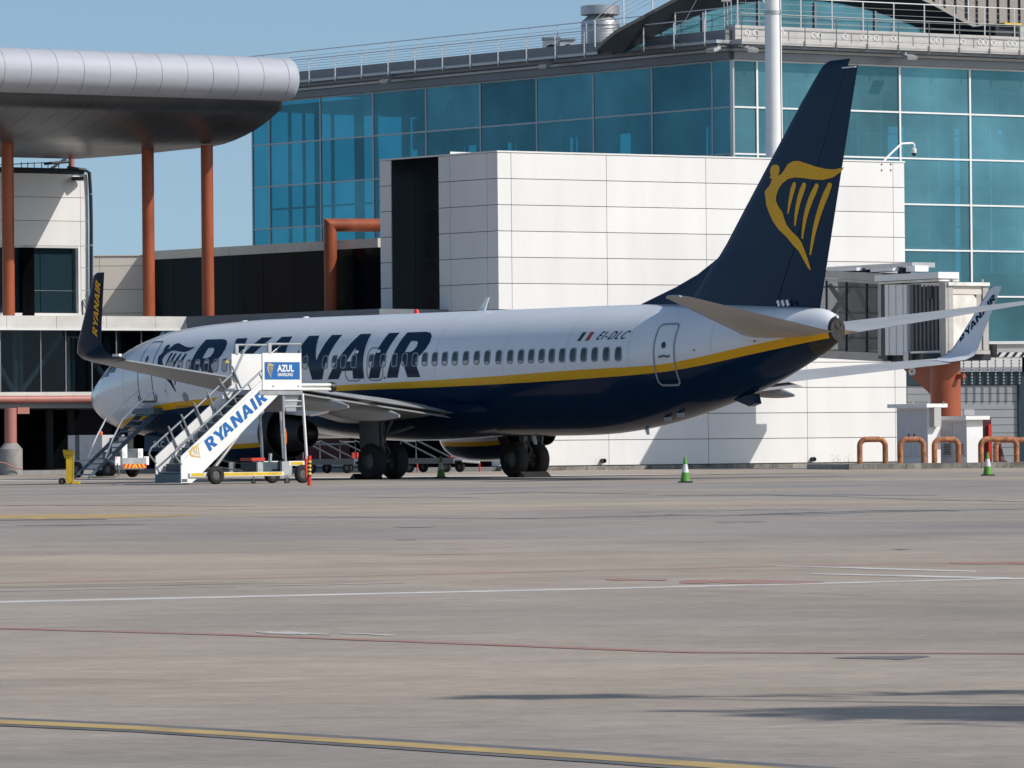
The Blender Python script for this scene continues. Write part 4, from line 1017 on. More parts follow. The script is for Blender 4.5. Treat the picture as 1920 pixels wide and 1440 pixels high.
m_rail_d = mat('grey railing tube', (0.22, 0.23, 0.24), 0.45, 0.4)
def railing(F, s0, s1, zb, zt, off, step, m, label, nr=5, base=0.0, pr=.04):
    o = F.pt(s0, zb, off); t = thing('roof_railing', label, 'railing', o)
    s = s0; pm = None
    while s <= s1 + .01:
        p = F.pt(s, zb, off)
        if pm is None:
            ob = MB().box(p + Vector((0, 0, (zt - zb) / 2)), (pr * 1.3, pr * 1.3, zt - zb)).build('post', m, t); pm = ob.data; p00 = p
        else:
            ob = bpy.data.objects.new('post', pm); col.objects.link(ob); ob.parent = t; ob.location = p - p00
        s += step
    for k in range(nr):
        z = zt - (zt - zb) * .82 * k / max(1, nr - 1)
        MB().tube([F.pt(s0 - .05, z, off), F.pt(s1 + .05, z, off)], .024 if k == 0 else .008, 6).build('rail', m if k == 0 else m_rail_d, t)
    return t
stp = (sL[-1] - sL[1]) / 16.6
m_rail = mat('white railing post', (0.72, 0.72, 0.71), 0.4)
m_rail_d = mat('grey railing tube', (0.22, 0.23, 0.24), 0.45, 0.4)
def railing2(F, s0, s1, zb, zt, off, step, label, top):
    t = railing(F, s0, s1, zb, zt, off, step, m_rail, label)
    return t
railing(FGL, .4, sL[-1], zg + .58, zg + 1.72, 1.14, stp, m_rail, 'front roof railing along the shaded left side of the glass hall')
railing(FGL, .2, sL[-1] + 6, zg + 1.1, zg + 2.30, -.5, stp, m_rail, 'rear roof railing along the shaded left side of the glass hall')
railing(FGR, -.2, sR[-1], zg + .45, zg + 1.90, 1.04, 1.66, m_rail_d, 'front roof railing above the sunlit right side of the glass hall', 5, 0, .03)
railing(FGR, .5, sR[-1], zg + 1.45, zg + 2.75, -.2, 1.66, m_rail, 'rear roof railing above the sunlit right side of the glass hall', 5)
# small flood lamps under the walkway edge
lampn = ['small flood lamp under the roof edge near the canopy end', 'small flood lamp under the roof edge above the middle panes', 'small flood lamp at the shaded corner of the roof edge', 'small flood lamp on the sunlit side beside the corner', 'small flood lamp under the roof edge right of the tail fin tip']
for (F, u, v), lb in zip(((FGL, 724, 150), (FGL, 1022, 122), (FGL, 1337, 92), (FGR, 1408, 92), (FGR, 1706, 106)), lampn):
    p = F.at(u, v, 1.2); d = F.n
    t = thing('flood_lamp', lb, 'lamp', p, 'flood lamps along the roof edge')
    MB().box(p, (.55, .4, .12), (F.d, (d + Vector((0, 0, -.35))).normalized(), (Vector((0, 0, 1)) + d * .35).normalized())).build('housing', m_steel, t)
    MB().box(p - Vector((0, 0, .09)) , (.45, .3, .03), (F.d, (d + Vector((0, 0, -.35))).normalized(), (Vector((0, 0, 1)) + d * .35).normalized())).build('lens', m_lens, t)
    MB().tube([p - d * .2, p - d * .35 + Vector((0, 0, .25))], .03, 6).build('bracket', m_steel, t)
# arched roof with glazed gable
FA_ = Facade(FGR.pt(0, 0, -4.2), dR)
gy0 = FA_.Z(1460, 60)
def arc(pts, n=40, off=0.0):
    """smooth curve through photo points on the gable plane"""
    us = [p[0] for p in pts]; vs = [p[1] for p in pts]; f = pchip(us, vs); out = []
    for i in range(n + 1):
        u = us[0] + (us[-1] - us[0]) * i / n; a, z = FA_.sz(u, f(u), off); out.append((a, z))
    return out
inner = arc([(1168, 100), (1190, 88), (1250, 56), (1330, 21), (1400, 5), (1460, -2), (1530, 1), (1590, 9), (1653, 25), (1720, 50), (1790, 88)], 40, -.45)
outer = arc([(1118, 96), (1150, 67), (1190, 45), (1240, 18), (1290, -8), (1360, -32), (1450, -46), (1550, -42), (1650, -24), (1727, 0), (1790, 33), (1836, 57)], 40, .35)
zb_ = zg + .7
gp = MB(); n = len(inner)
gp.prism([FA_.pt(a, z, -.5) for a, z in inner] + [FA_.pt(inner[-1][0], zb_, -.5), FA_.pt(inner[0][0], zb_, -.5)], FA_.n * -.03); gp.build('gable_pane', m_teal, hall)
bb_ = MB().prism([FA_.pt(a, z, -1.2) for a, z in inner] + [FA_.pt(inner[-1][0], zb_, -1.2), FA_.pt(inner[0][0], zb_, -1.2)], FA_.n * -.1); bb_.build('gable_back_wall', m_int_dark, hall)
for u in (1329, 1434, 1540, 1653):
    s = FA_.S(u, 60); zt = max(z for a, z in inner if abs(a - s) < 1.0) - .1
    piece('mullion', FA_, s - .05, s + .05, zb_, zt, -.49, -.42, m_eave, hall)
vs = []; fs = []
nb = max(len(inner), len(outer))
ring = [FA_.pt(a, z, -.45) for a, z in inner]; oring = [FA_.pt(a, z, .35) for a, z in outer]
band = MB(); band.v = ring + oring; n = len(ring)
band.f = [[i, i + 1, n + i + 1, n + i] for i in range(n - 1)]; band.m = [0] * (n - 1)
band.build('arch_soffit', m_slate, hall, True)
top = MB(); top.v = [p + Vector((0, 0, .02)) for p in oring] + [p + Vector((0, 0, .18)) for p in oring] + [p + Vector((.03, 1, 0)) * 22 + Vector((0, 0, .1)) for p in oring]; n = len(oring)
top.f = [[i, i + 1, n + i + 1, n + i] for i in range(n - 1)] + [[n + i, n + i + 1, 2 * n + i + 1, 2 * n + i] for i in range(n - 1)]; top.m = [1 if oring[i].x < FA_.pt(FA_.S(1600, 0), 0).x else 0 for i in range(n - 1)] + [1] * (n - 1)
top.build('arch_roof', [m_taupe, m_slate], hall, True)
# railing following the arch
t = thing('roof_railing', 'curved railing climbing over the arched roof above the dark gable', 'railing', FA_.pt(outer[0][0], outer[0][1]))
pm = None
for i in range(0, len(outer), 3):
    a, z = outer[i]; p = FA_.pt(a, z + .18, .25); MB().tube([p, p + Vector((0, 0, 1.15))], .035, 6).build('post', m_rail, t)
for k in range(5): MB().tube([FA_.pt(a, z + .18 + 1.15 - .2 * k, .25) for a, z in outer], .025 if k == 0 else .01, 5).build('rail', m_rail_d, t)
# taupe ribbed wall behind the arch on the right
pent = thing('ribbed_penthouse', 'taupe ribbed rooftop wall behind the arched roof at the top right', 'building', FGR.pt(FGR.S(1700, 50, -9), zg + .75, -9))
s0, s1 = FGR.S(1690, 50, -9), FGR.S(2010, 50, -9); zA = zg + .8; zB_ = zg + 6.5
k = s0; st_ = (s1 - s0) / 16
for i in range(16): piece('panel', FGR, s0 + st_ * i + .02, s0 + st_ * (i + 1) - .02, zA, zB_, -9.3, -9, m_taupe, pent); piece('rib', FGR, s0 + st_ * i - .03, s0 + st_ * i + .015, zA, zB_, -9.1, -8.92, m_slate, pent)
MB().prism([FGR.pt(s0, zA, -9.31), FGR.pt(s1, zA, -9.31), FGR.pt(s1, zA, -15), FGR.pt(s0, zA, -15)], (0, 0, 5.6)).build('core_wall', m_slate, pent)
cab_ = thing('roof_plant_box', 'grey rooftop plant cabin with yellow cover at the right edge', 'plant cabin', FGR.pt(FGR.S(1890, 60, -2), zg + .8, -2))
fb = MB(); s0 = FGR.S(1867, 80, -2); fbox(fb, FGR, s0, s0 + 6, zg + .76, FGR.Z(1900, 47, -2), -5, -2); fb.build('cabin_wall', m_slate, cab_)
fb = MB(); s0 = FGR.S(1908, 80, -1.9); fbox(fb, FGR, s0, s0 + 4, zg + .76, FGR.Z(1915, 50, -1.9), -4, -1.7); fb.build('pale_panel', m_beam, cab_)
p = FGR.at(1889, 46, -2.2); MB().box(p, (.95, .8, .1), (FGR.d, FGR.n, Vector((0, 0, 1)))).build('cover', m_eq_yellow, cab_)
# exhaust cowl on the roof
p = FGL.at(1126, 100, -2.0); p.z = zg + .75
vent = thing('roof_exhaust_cowl', 'round metal exhaust cowl on the roof behind the railing', 'roof vent', p)
zz = lambda v: FGL.Z(1126, v, -2.0) - p.z
r_ = 36 * p.y / FPX
MB().lathe([(r_, 0), (r_, zz(42)), (r_ * .98, zz(40)), (r_ * .62, zz(29)), (r_ * .55, zz(27))], p, (0, 0, 1), 32).build('drum', m_steel, vent, True, 30)
MB().lathe([(r_ * .55, zz(27)), (r_ * .62, zz(29.5)), (r_ * 1.02, zz(28)), (r_ * 1.02, zz(12)), (r_ * .95, zz(11)), (.01, zz(11))], p, (0, 0, 1), 32).build('cap', m_steel, vent, True, 30)
MB().lathe([(r_ * 1.012, zz(50)), (r_ * 1.012, zz(48))], p, (0, 0, 1), 32).build('band', m_eave, vent, True)
for (u0, u1, v0, v1), lb in zip(((1018, 1050, 72, 102), (1052, 1078, 75, 104)), ('grey square air handling unit left of the exhaust cowl', 'small white fan unit beside the exhaust cowl')):
    p = FGL.at(u0, v1, -2.4); zt = FGL.Z(u0, v0, -2.4); t = thing('air_handler', lb, 'air unit', Vector((p.x, p.y, zg + .75)), 'air units on the hall roof')
    w = (u1 - u0) * p.y / FPX
    MB().box((p.x + w / 2, p.y + .6, (zg + .75 + zt) / 2), (w, 1.2, zt - zg - .75)).build('casing', m_steel if u0 < 1040 else m_white, t)
    MB().lathe([(.26, 0), (.26, .06), (.20, .06), (.18, .02), (.01, .02)], (p.x + w * .5, p.y - .0, (zg + .95 + zt) / 2), (0, -1, 0), 20).build('fan_grille', m_slate, t, True)
    MB().box((p.x + w / 2, p.y + .6, zt + .03), (w * 1.1, 1.3, .06)).build('lid', m_steel, t)
# antenna mast at the corner
p = FGR.pt(.35, zg + .8, -1.0)
am = thing('antenna_mast', 'lattice antenna mast with stays at the corner of the hall roof', 'antenna', p)
for dx, dy in ((0, 0), (.30, 0), (.15, .26)): MB().tube([p + Vector((dx, dy, 0)), p + Vector((dx, dy, 6))], .03, 6).build('mast_leg', m_steel, am)
br = MB()
for k in range(14):
    z0 = k * .42; br.tube([p + Vector((0, 0, z0)), p + Vector((.3, 0, z0 + .4))], .014, 5); br.tube([p + Vector((.3, 0, z0)), p + Vector((.15, .26, z0 + .4))], .014, 5)
br.build('bracing', m_steel, am)
MB().box(p + Vector((.1, -.12, 2.0)), (.42, .24, .5)).build('junction_box', m_beam, am)
for q in ((-2.2, .6, 0), (2.6, -.4, .3), (1.6, 1.5, 0)): MB().tube([p + Vector((.15, .1, 4.2)), p + Vector(q)], .014, 5).build('stay', m_steel, am)

# ------------------------------------------------------------------ lower glazed walkway and left terminal block
PV = 0.17                                   # terminal pavement height
q0 = P(350, 600, 218.0)
FA = Facade(q0, dR)                         # front of the left part, recedes to the right
FWL = Facade(q0, dL)                        # front of the part running towards the white block
sA0 = FA.S(-90); sA1 = FA.S(350); sW0 = FWL.S(712)
zl0 = FA.Z(170, 616.5); zl1 = FA.Z(170, 592.5)
zs = FA.Z(100, 735); zs2 = FA.Z(100, 765)
low = thing('glazed_walkway', 'dark glazed walkway on a pale concrete ledge above the open ground floor at left', 'building', FA.pt(0, 0))
nA = 5; wA = (sA1 - sA0)
# ledge slabs
edges = [FA.S(u) for u in (-90, 12.5, 106, 200, 292)] + [sA1]
for i in range(len(edges) - 1): piece('ledge_slab', FA, edges[i] + .008, edges[i + 1] - .008, zl0, zl1, -10.5, 0, m_ledge, low)
edg = np.linspace(sW0, 0, 7)
for i in range(6): piece('ledge_slab', FWL, edg[i] + .008, edg[i + 1] - .008, zl0 + .004, zl1 - .004, -10.5, 0.004, m_ledge_shade, low)
piece('drip_edge', FA, sA0, sA1, zl0 - .06, zl0 - .004, -2.5, .05, m_white, low)
# glazing with trusses behind
us = [-60, 8, 84, 131, 180, 226, 273, 320, 350]
ss = [sA0] + [FA.S(u) for u in us[1:]]
for i in range(len(ss) - 1):
    piece('pane', FA, ss[i] + .02, ss[i + 1] - .02, zs + .02, zl0 - .08, -.42, -.40, m_smoke, low)
for s in ss: piece('mullion', FA, s - .022, s + .022, zs, zl0 - .065, -.44, -.36, m_rail_d, low)
ww = np.linspace(sW0, -.1, 8)
for i in range(7): piece('pane', FWL, ww[i] + .02, ww[i + 1] - .02, zs + .02, zl0 - .08, -.42, -.40, m_smoke, low)
for s in ww: piece('mullion', FWL, s - .022, s + .022, zs, zl0 - .065, -.44, -.36, m_rail_d, low)
m_truss = mat('grey truss steel', (0.55, 0.56, 0.57), 0.5, 0.2)
def tr(u0, v0, u1, v1, r=.11): MB().tube([FA.at(u0, v0, -1.2), FA.at(u1, v1, -1.2)], r, 8).build('truss_bar', m_truss, low)
for a in ((28, 615, 28, 735), (38, 615, 38, 735), (127, 615, 127, 735), (135, 615, 135, 735), (222, 615, 222, 735), (-40, 620, 26, 735), (40, 735, 124, 618), (134, 618, 215, 735), (226, 735, 300, 618)): tr(*a)
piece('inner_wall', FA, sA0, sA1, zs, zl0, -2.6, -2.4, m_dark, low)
piece('inner_wall', FWL, sW0, 0, zs, zl0, -2.6, -2.4, m_dark, low)
# sill bands and the red pipe rail
piece('sill_band', FA, sA0, sA1, FA.Z(100, 742), zs, -2.6, .06, m_ledge, low)
piece('sill_band', FWL, sW0, -.05, FA.Z(100, 742), zs, -2.6, .06, m_ledge, low)
zp = FA.Z(100, 748.5)
MB().tube([FA.pt(sA0, zp, .05), FA.pt(sA1, zp, .05)], .15, 14).build('red_pipe', m_pink, low, True)
MB().tube([FWL.pt(sW0, zp, .05), FWL.pt(0, zp, .05)], .15, 14).build('red_pipe', m_pink, low, True)
for u in (47, 135): MB().lathe([(.16, -.02), (.16, .02), (.1, .02)], FA.pt(FA.S(u), zp, .05), FA.d, 14).build('pipe_joint', m_pink, low)
piece('soffit', FA, sA0, sA1, zs2, FA.Z(100, 755.5), -9, -.15, m_eave, low)
piece('soffit', FWL, sW0, 0, zs2, FA.Z(100, 755.5), -9, -.15, m_eave, low)
# dark open ground floor
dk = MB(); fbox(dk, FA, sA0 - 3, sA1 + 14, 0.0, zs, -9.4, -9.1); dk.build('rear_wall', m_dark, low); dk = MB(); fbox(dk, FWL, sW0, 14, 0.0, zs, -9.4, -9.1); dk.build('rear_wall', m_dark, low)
for u in (90, 130, 240, 300):
    piece('dim_post', FA, FA.S(u, 800, -6), FA.S(u, 800, -6) + .25, .17, zs2, -6.2, -6, m_int_dark, low)
tag(MB().prism([FA.pt(sA0 - 20, 0, -.6), FA.pt(sA1, 0, -.6), FWL.pt(sW0 - 1, 0, -.6), FBL.pt(0, 0, .0), FBL.pt(8, 0, -.05), FA.pt(sA1, 0, -9.3), FA.pt(sA0 - 20, 0, -9.3)], (0, 0, PV)).build('terminal_pavement', m_conc), kind='structure')

# upper wall behind the ledge: beige panels then black glazing, parapet on top
FW = Facade(FWL.pt(0, 0, -8.4), dL)
zpar = FW.Z(600, 447.5 + (713 - 600) * .048); zparb = FW.Z(600, 464.5 + (713 - 600) * .048)
sWr = FW.S(713, 460) - .6; sB0 = FW.S(271, 500); sB1 = FW.S(176, 500)
wing_ = thing('upper_wing', 'black glazed upper wing with pale parapet running left from the white block', 'building', FW.pt(0, zl1))
piece('glass_wall', FW, sWr, sB0, zl1 + .01, zparb, -.3, -.02, m_black_glass, wing_)
gs = np.linspace(sWr, sB0, 9)
for i in range(8): piece('glass_panel', FW, gs[i] + .012, gs[i + 1] - .012, zl1 + .02, zparb - .01, -.02, .0, m_black_glass, wing_)
ps = [FW.S(u, 460) for u in (713, 657, 588, 521, 433, 352)] + [sB0]
for i in range(len(ps) - 1): piece('parapet_panel', FW, ps[i] + .01, ps[i + 1] - .01, zparb, zpar, -.4, .12, m_panel2, wing_)
zr_ = [zl1 + .01] + [FW.Z(230, v) for v in (589, 545, 500.5, 483)]
zr_ = [zl1 + .01, FW.Z(230, 587.0), FW.Z(230, 542.5), FW.Z(230, 498.5), FW.Z(230, 479.0)]
mid = FW.S(187, 500)
FBW = Facade(FW.at(272, 500), (-1, -.10))          # return wall that catches the sun
sQ1 = FBW.S(176, 500); mid = FBW.S(187, 500)
zq = [zl1 + .01] + [FBW.Z(230, v) for v in (587.0, 542.5, 498.5, 480.0)]
for a, c in ((.01, mid - .008), (mid + .008, sQ1)):
    for k in range(4): piece('panel', FBW, a, c, zq[k] + .01, zq[k + 1] - .01, -.3, 0, m_panel2, wing_)
piece('back_wall', FBW, .0, sQ1, zl1, zq[-1] - .02, -.5, -.3, m_joint, wing_)
piece('parapet_panel', FBW, .0, sQ1, zq[-1] , zq[-1] + .05, -.4, .05, m_panel2, wing_)
MB().prism([FW.pt(sWr, zparb - .1, -.4), FW.pt(sB1, zparb - .1, -.4), FW.pt(sB1, zparb - .1, -5), FW.pt(sWr, zparb - .1, -5)], (0, 0, .05)).build('roof', m_conc, wing_)
# white block at left
FK = Facade(FA.pt(0, 0, -9.6), dR)
k0, k1 = FK.S(-90), FK.S(167)
zk = [zl1 + .01, FK.Z(80, 460.5), FK.Z(80, 413.8), FK.Z(80, 369.5), FK.Z(80, 325)]
blkL = thing('corner_block', 'pale panelled corner block with large window under the metal canopy', 'building', FK.pt(k1, zl1))
kj = FK.S(152.5)
mm = MB(); fbox(mm, FK, k0, k1 - .02, zl1 + .005, zk[-1], -6, -.35); mm.build('core_wall', m_joint, blkL)
kseam = [k0, FK.S(-22), kj, k1]
for i in range(3):
    for k in range(1, 4): piece('panel', FK, kseam[i] + .01, kseam[i + 1] - .01, zk[k] + .01, zk[k + 1] - .01, -.34, 0, m_panel, blkL)
zz_ = [zl1 + .01, FK.Z(160, 588), FK.Z(160, 545), FK.Z(160, 502), zk[1]]
for k in range(4): piece('panel', FK, kj + .01, k1 - .01, zz_[k] + .008, zz_[k + 1] - .008, -.34, 0, m_panel, blkL)
MB().para(FK.pt(k1 - .02, zl1 + .01, -.34), FK.d * .02, -FK.n * 5.5, Vector((0, 0, zk[-1] - zl1))).build('side_wall', m_panel, blkL)
piece('window_sill', FK, k0, kj, zl1 + .01, FK.Z(80, 587), -.34, .03, m_panel, blkL)
wz0, wz1 = FK.Z(80, 587), zk[1]
piece('window_head', FK, k0, kj - .01, wz1 - .09, wz1, -.34, -.01, m_ledge, blkL)
for a, c in ((k0, FK.S(27)), (FK.S(27) + .05, FK.S(81)), (FK.S(81) + .03, FK.S(148))): piece('pane', FK, a, c, wz0, wz1 - .09, -.28, -.26, m_block_glass, blkL)
piece('pane_transom', FK, FK.S(66), FK.S(148), FK.Z(80, 545), FK.Z(80, 544), -.26, -.25, m_rail_d, blkL)
piece('window_jamb', FK, FK.S(148), kj - .01, wz0, wz1, -.34, -.01, m_white, blkL)
piece('window_back', FK, k0, kj, wz0, wz1, -.349, -.34, m_blue_dark, blkL)
piece('dark_strip', FK, FK.S(42, 500, .05), FK.S(64, 500, .05), zl1 + .01, wz1 - .1, -.2, .06, m_dark, blkL)  # dark upright strip in front of the window glass
piece('roof_edge', FK, k0, k1 - .2, zk[-1], zk[-1] + .16, -.6, .06, m_slate, blkL)
piece('roof_edge', FK, k0, k1 - .6, zk[-1] + .17, zk[-1] + .24, -.8, -.1, m_slate, blkL)
# downpipe along the corner
MB().tube([FK.pt(k1 - 1.0, zk[-1] + .26, .05), FK.at(160, 319, .15), FK.at(167.5, 324, .15), FK.at(170, 365, .15), FK.at(171, 420, .15), FK.at(171, 596, .15)], .075, 10).build('downpipe', m_black, blkL, True)
for v in (364, 460, 545): MB().lathe([(.09, -.03), (.09, .03)], FK.at(171, v, .15), (0, 0, 1), 10).build('pipe_clip', m_steel, blkL)
MB().tube([FK.at(155.5, 590, .02), FK.at(155, 563, .04), FK.at(158, 561, .06), FK.at(165, 576, .08), FK.at(166, 582, .05)], .02, 5).build('loose_cable', m_black, blkL)
p = FK.at(146, 335, .3); wlp_ = thing('wall_lamp', 'dark wall lamp near the top corner of the pale block', 'lamp', p)
MB().box(p, (.5, .45, .14)).build('housing', m_slate, wlp_); MB().tube([p, p - FK.n * .32], .05, 8).build('arm', m_slate, wlp_)
MB().box(p - Vector((-.05, .02, .085)), (.36, .3, .03)).build('lens', m_lens, wlp_)
# rail and props between block and canopy
rl = thing('roof_railing', 'thin dark railing on top of the pale corner block under the canopy', 'railing', FK.pt(k0, zk[-1] + .25, -2))
for u in (40, 52, 64, 78, 90, 110): MB().tube([FK.pt(FK.S(u, 310, -2), zk[-1] + .01, -2), FK.at(u, 304, -2)], .02, 5).build('post', m_slate, rl)
MB().tube([FK.at(0, 309, -2), FK.at(125, 303, -2)], .02, 5).build('rail', m_slate, rl)
prop = thing('canopy_prop', 'short brown steel prop with brace between the block roof and the canopy', 'prop', FK.pt(FK.S(134, 310, -1.2), zk[-1] + .16, -1.2))
MB().tube([FK.pt(FK.S(134, 310, -1.2), zk[-1], -1.2), FK.at(134, 290, -1.2)], .13, 12).build('post', m_pink, prop, True)
MB().tube([FK.at(95, 317, -1.2), FK.at(125, 296, -1.2)], .06, 8).build('brace', m_slate, prop)
MB().tube([FK.at(83, 307, -1.2), FK.at(130, 303, -1.2)], .06, 8).build('crossbar', m_slate, prop)

# ------------------------------------------------------------------ metal canopy
cz = P(536, 150, 215.0); FC = Facade(cz, dR); FCE = Facade(cz, dL)
can = thing('metal_canopy', 'long rounded brushed metal canopy with dark curved soffit at upper left', 'canopy', cz)
prof_px = [(556, 150), (554, 165), (549, 178), (540, 188)]
# nose of the profile: half round, then soffit sweeping down and back
rr_ = (FC.Z(545, 109) - FC.Z(545, 190)) / 2; zc = FC.Z(545, 149.5)
nose = []
for k in range(17):
    a = R(115 - 230 * k / 16)                 # 0 = pointing to the front
    nose.append((rr_ * math.cos(a) * 1.05, zc + rr_ * math.sin(a)))
soff = []
for u, v in ((524, 203), (508, 218), (492, 231), (475, 243), (455, 254), (435, 263), (415, 270), (395, 274.5), (370, 277.5), (330, 281.5), (280, 287), (220, 292), (140, 298)):
    a, z = FCE.sz(u, v); soff.append((-a, z))
top_back = [(soff[-1][0], zc + rr_ * .95), (-.5, zc + rr_ * .98)]
n0 = nose[0]
def cpt(s, a, z):
    """s along the front, a towards the front (negative = back along the end)"""
    base_ = FC.o + FC.d * s + Vector((0, 0, z))
    return base_ + (FC.n * a if a >= 0 else FCE.d * (-a))
W1 = 1.165; NS = 16
for i in range(NS):
    sA, sB = -W1 * (i - 1) - .008 - .38, -W1 * i + .008 - .38
    if i == 0: sA, sB = 0, -.37
    mb = MB(); rings = []
    for s in (sA, sB):
        k = 1.0
        rings.append([cpt(s, a, z) for a, z in nose])
    if i == 0:                                 # rounded end cap
        c = Vector((0, 0, zc)); inner_ = [cpt(.14, a * .93, zc + (z - zc) * .93) for a, z in nose]
        inner2 = [cpt(.19, a * .8, zc + (z - zc) * .8) for a, z in nose]
        inner3 = [cpt(.21, a * .02, zc + (z - zc) * .02) for a, z in nose]
        rings = [inner3, inner2, inner_] + rings
    N = len(nose)
    vs = [p for r__ in rings for p in r__]; fs = [(j * N + k, j * N + k + 1, (j + 1) * N + k + 1, (j + 1) * N + k) for j in range(len(rings) - 1) for k in range(N - 1)]
    if i == 0: fs.append(tuple(range(N)))
    mb.add(vs, fs).build('edge_panel', m_canopy, can, True, 60)
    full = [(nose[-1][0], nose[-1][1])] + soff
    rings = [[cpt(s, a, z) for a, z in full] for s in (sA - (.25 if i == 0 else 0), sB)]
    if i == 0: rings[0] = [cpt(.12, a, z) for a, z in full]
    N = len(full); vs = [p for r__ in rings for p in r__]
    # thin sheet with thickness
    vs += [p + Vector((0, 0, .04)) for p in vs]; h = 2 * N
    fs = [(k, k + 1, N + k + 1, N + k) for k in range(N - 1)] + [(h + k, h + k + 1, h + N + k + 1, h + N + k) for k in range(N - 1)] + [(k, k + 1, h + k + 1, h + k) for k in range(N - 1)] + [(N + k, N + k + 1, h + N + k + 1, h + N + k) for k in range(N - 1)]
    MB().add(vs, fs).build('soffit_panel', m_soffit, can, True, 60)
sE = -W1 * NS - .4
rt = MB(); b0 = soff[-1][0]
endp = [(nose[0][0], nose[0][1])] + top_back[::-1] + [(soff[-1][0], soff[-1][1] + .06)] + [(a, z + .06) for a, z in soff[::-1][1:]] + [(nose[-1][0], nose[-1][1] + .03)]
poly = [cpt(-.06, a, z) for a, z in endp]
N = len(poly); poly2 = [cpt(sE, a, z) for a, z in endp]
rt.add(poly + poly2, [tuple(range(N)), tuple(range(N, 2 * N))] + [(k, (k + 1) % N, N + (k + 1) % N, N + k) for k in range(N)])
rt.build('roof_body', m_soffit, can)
# ------------------------------------------------------------------ orange columns under the canopy
cl = [((5, 28), 262, 593, 'orange column leftmost under the canopy before the pale block', FA, -1.1),
      ((268, 291), 280, 593, 'orange column in the middle beside the beige wall', FA, -3.0),
      ((379, 402), 272, 598, 'orange column nearest the end of the canopy', FWL, -.7)]
for (ua, ub), vt, vb, lb, F, off in cl:
    p = F.at((ua + ub) / 2, vb, off); p.z = zl1; zt = F.Z((ua + ub) / 2, vt, off); r_ = (ub - ua) / 2 * p.y / FPX
    o = MB().lathe([(.01, 0), (r_, 0), (r_, zt - zl1), (.01, zt - zl1)], p, (0, 0, 1), 28).build('canopy_column', m_orange, None, True)
    tag(o, lb, 'column', 'orange columns under the canopy')
# orange pipe frame beside the white block
p = FW.at(620.5, 590, .75); zt = FW.Z(620.5, 422, .75); rp = 12.3 * p.y / FPX
fr = thing('pipe_frame', 'orange right-angled pipe frame beside the white block', 'pipe frame', Vector((p.x, p.y, zl1)))
MB().lathe([(.01, 0), (rp, 0)] + [(rp, h) for h in np.linspace(.4, zt - zl1 - rp * 0.98, 6)] , (p.x, p.y, zl1), (0, 0, 1), 28).build('upright', m_orange, fr, True)
pp = Vector((p.x, p.y, zt)); hd = Vector((1, .25, 0)).normalized(); elbow = MB(); rings = []
nn_ = 28
lo_ring = [pp + Vector((rp * math.cos(2 * math.pi * k / nn_), rp * math.sin(2 * math.pi * k / nn_), -rp)) for k in range(nn_)]
# mitred corner: shear both cylinders to the 45 degree plane
mit = []
for k in range(nn_):
    a = 2 * math.pi * k / nn_; w = hd * (rp * math.cos(a)) + hd.cross(Vector((0, 0, 1))) * (rp * math.sin(a)); mit.append(pp + w - Vector((0, 0, rp * math.cos(a))))
lo_ring = [Vector((q.x, q.y, zt - rp * 1.0 - .001)) for q in mit]
far = [Vector((0, 0, 0)) + q + hd * (5.2 - (q - pp).dot(hd)) for q in mit]
elbow.v = lo_ring + mit; elbow.f = [[k, (k + 1) % nn_, nn_ + (k + 1) % nn_, nn_ + k] for k in range(nn_)]; elbow.m = [0] * nn_
elbow.build('elbow', m_orange, fr, True)
hz = MB(); hz.v = mit + far; hz.f = [[k, (k + 1) % nn_, nn_ + (k + 1) % nn_, nn_ + k] for k in range(nn_)] + [list(range(nn_, 2 * nn_))]; hz.m = [0] * (nn_ + 1)
hz.build('crossbar', m_orange, fr, True)
# ground-floor column on a flared concrete foot
p = FA.at(20, 830, .35); p.z = 0; q = lambda v: FA.Z(20, v, .35)
gcn = thing('ground_column', 'faded red column on flared concrete foot under the walkway at left', 'column', p)
k_ = p.y / FPX
MB().lathe([(.01, 0), (22 * k_, 0), (22 * k_, q(842)), (12.5 * k_, q(831)), (.01, q(831))], p, (0, 0, 1), 28).build('foot', m_conc, gcn, True, 30)
MB().lathe([(11.5 * k_, q(831)), (11.5 * k_, q(765))], p, (0, 0, 1), 24).build('shaft', m_pink, gcn, True)
bx = MB(); fbox(bx, FA, FA.S(22), FA.S(44), q(776), q(764), -.1, .45); bx.build('bracket', m_pink, gcn)
tag(MB().tube([FA.at(-8, 866, .6), FA.at(8, 868, .7), FA.at(25, 876, .9), FA.at(42, 879.5, 1.0)], .03, 6).build('ground_hose', m_pink, None, True), 'faded red hose draped on the ground by the flared foot', 'hose')

# ------------------------------------------------------------------ boarding stairs in the foreground
SD = (math.cos(R(37)), math.sin(R(37)))
s_o = G(343, 909); FS_ = Facade(s_o, SD); WS_ = 1.35
st = thing('boarding_stairs', 'white mobile boarding stairs with blue lettering in front of the aircraft', 'boarding stairs', FS_.pt(0, 0, -WS_ / 2))
def near(u, v, off=0.0): return FS_.at(u, v, off)
def sidepoly(px_, off, th, name, m):
    return MB().prism([near(u, v) + FS_.n * off for u, v in px_], FS_.n * -th).build(name, m, st)
side = [(339.5, 856), (489, 715), (489, 731), (529, 733), (368, 898), (359, 905.5), (340, 906)]
sidepoly(side, 0.0, .045, 'side_panel', m_stair_white)
far_side = [(339.5, 856), (489, 715), (489, 731), (529, 733), (368, 898), (359, 905.5), (340, 906)]
sidepoly(far_side, -WS_ + .045, .045, 'side_panel', m_stair_white)
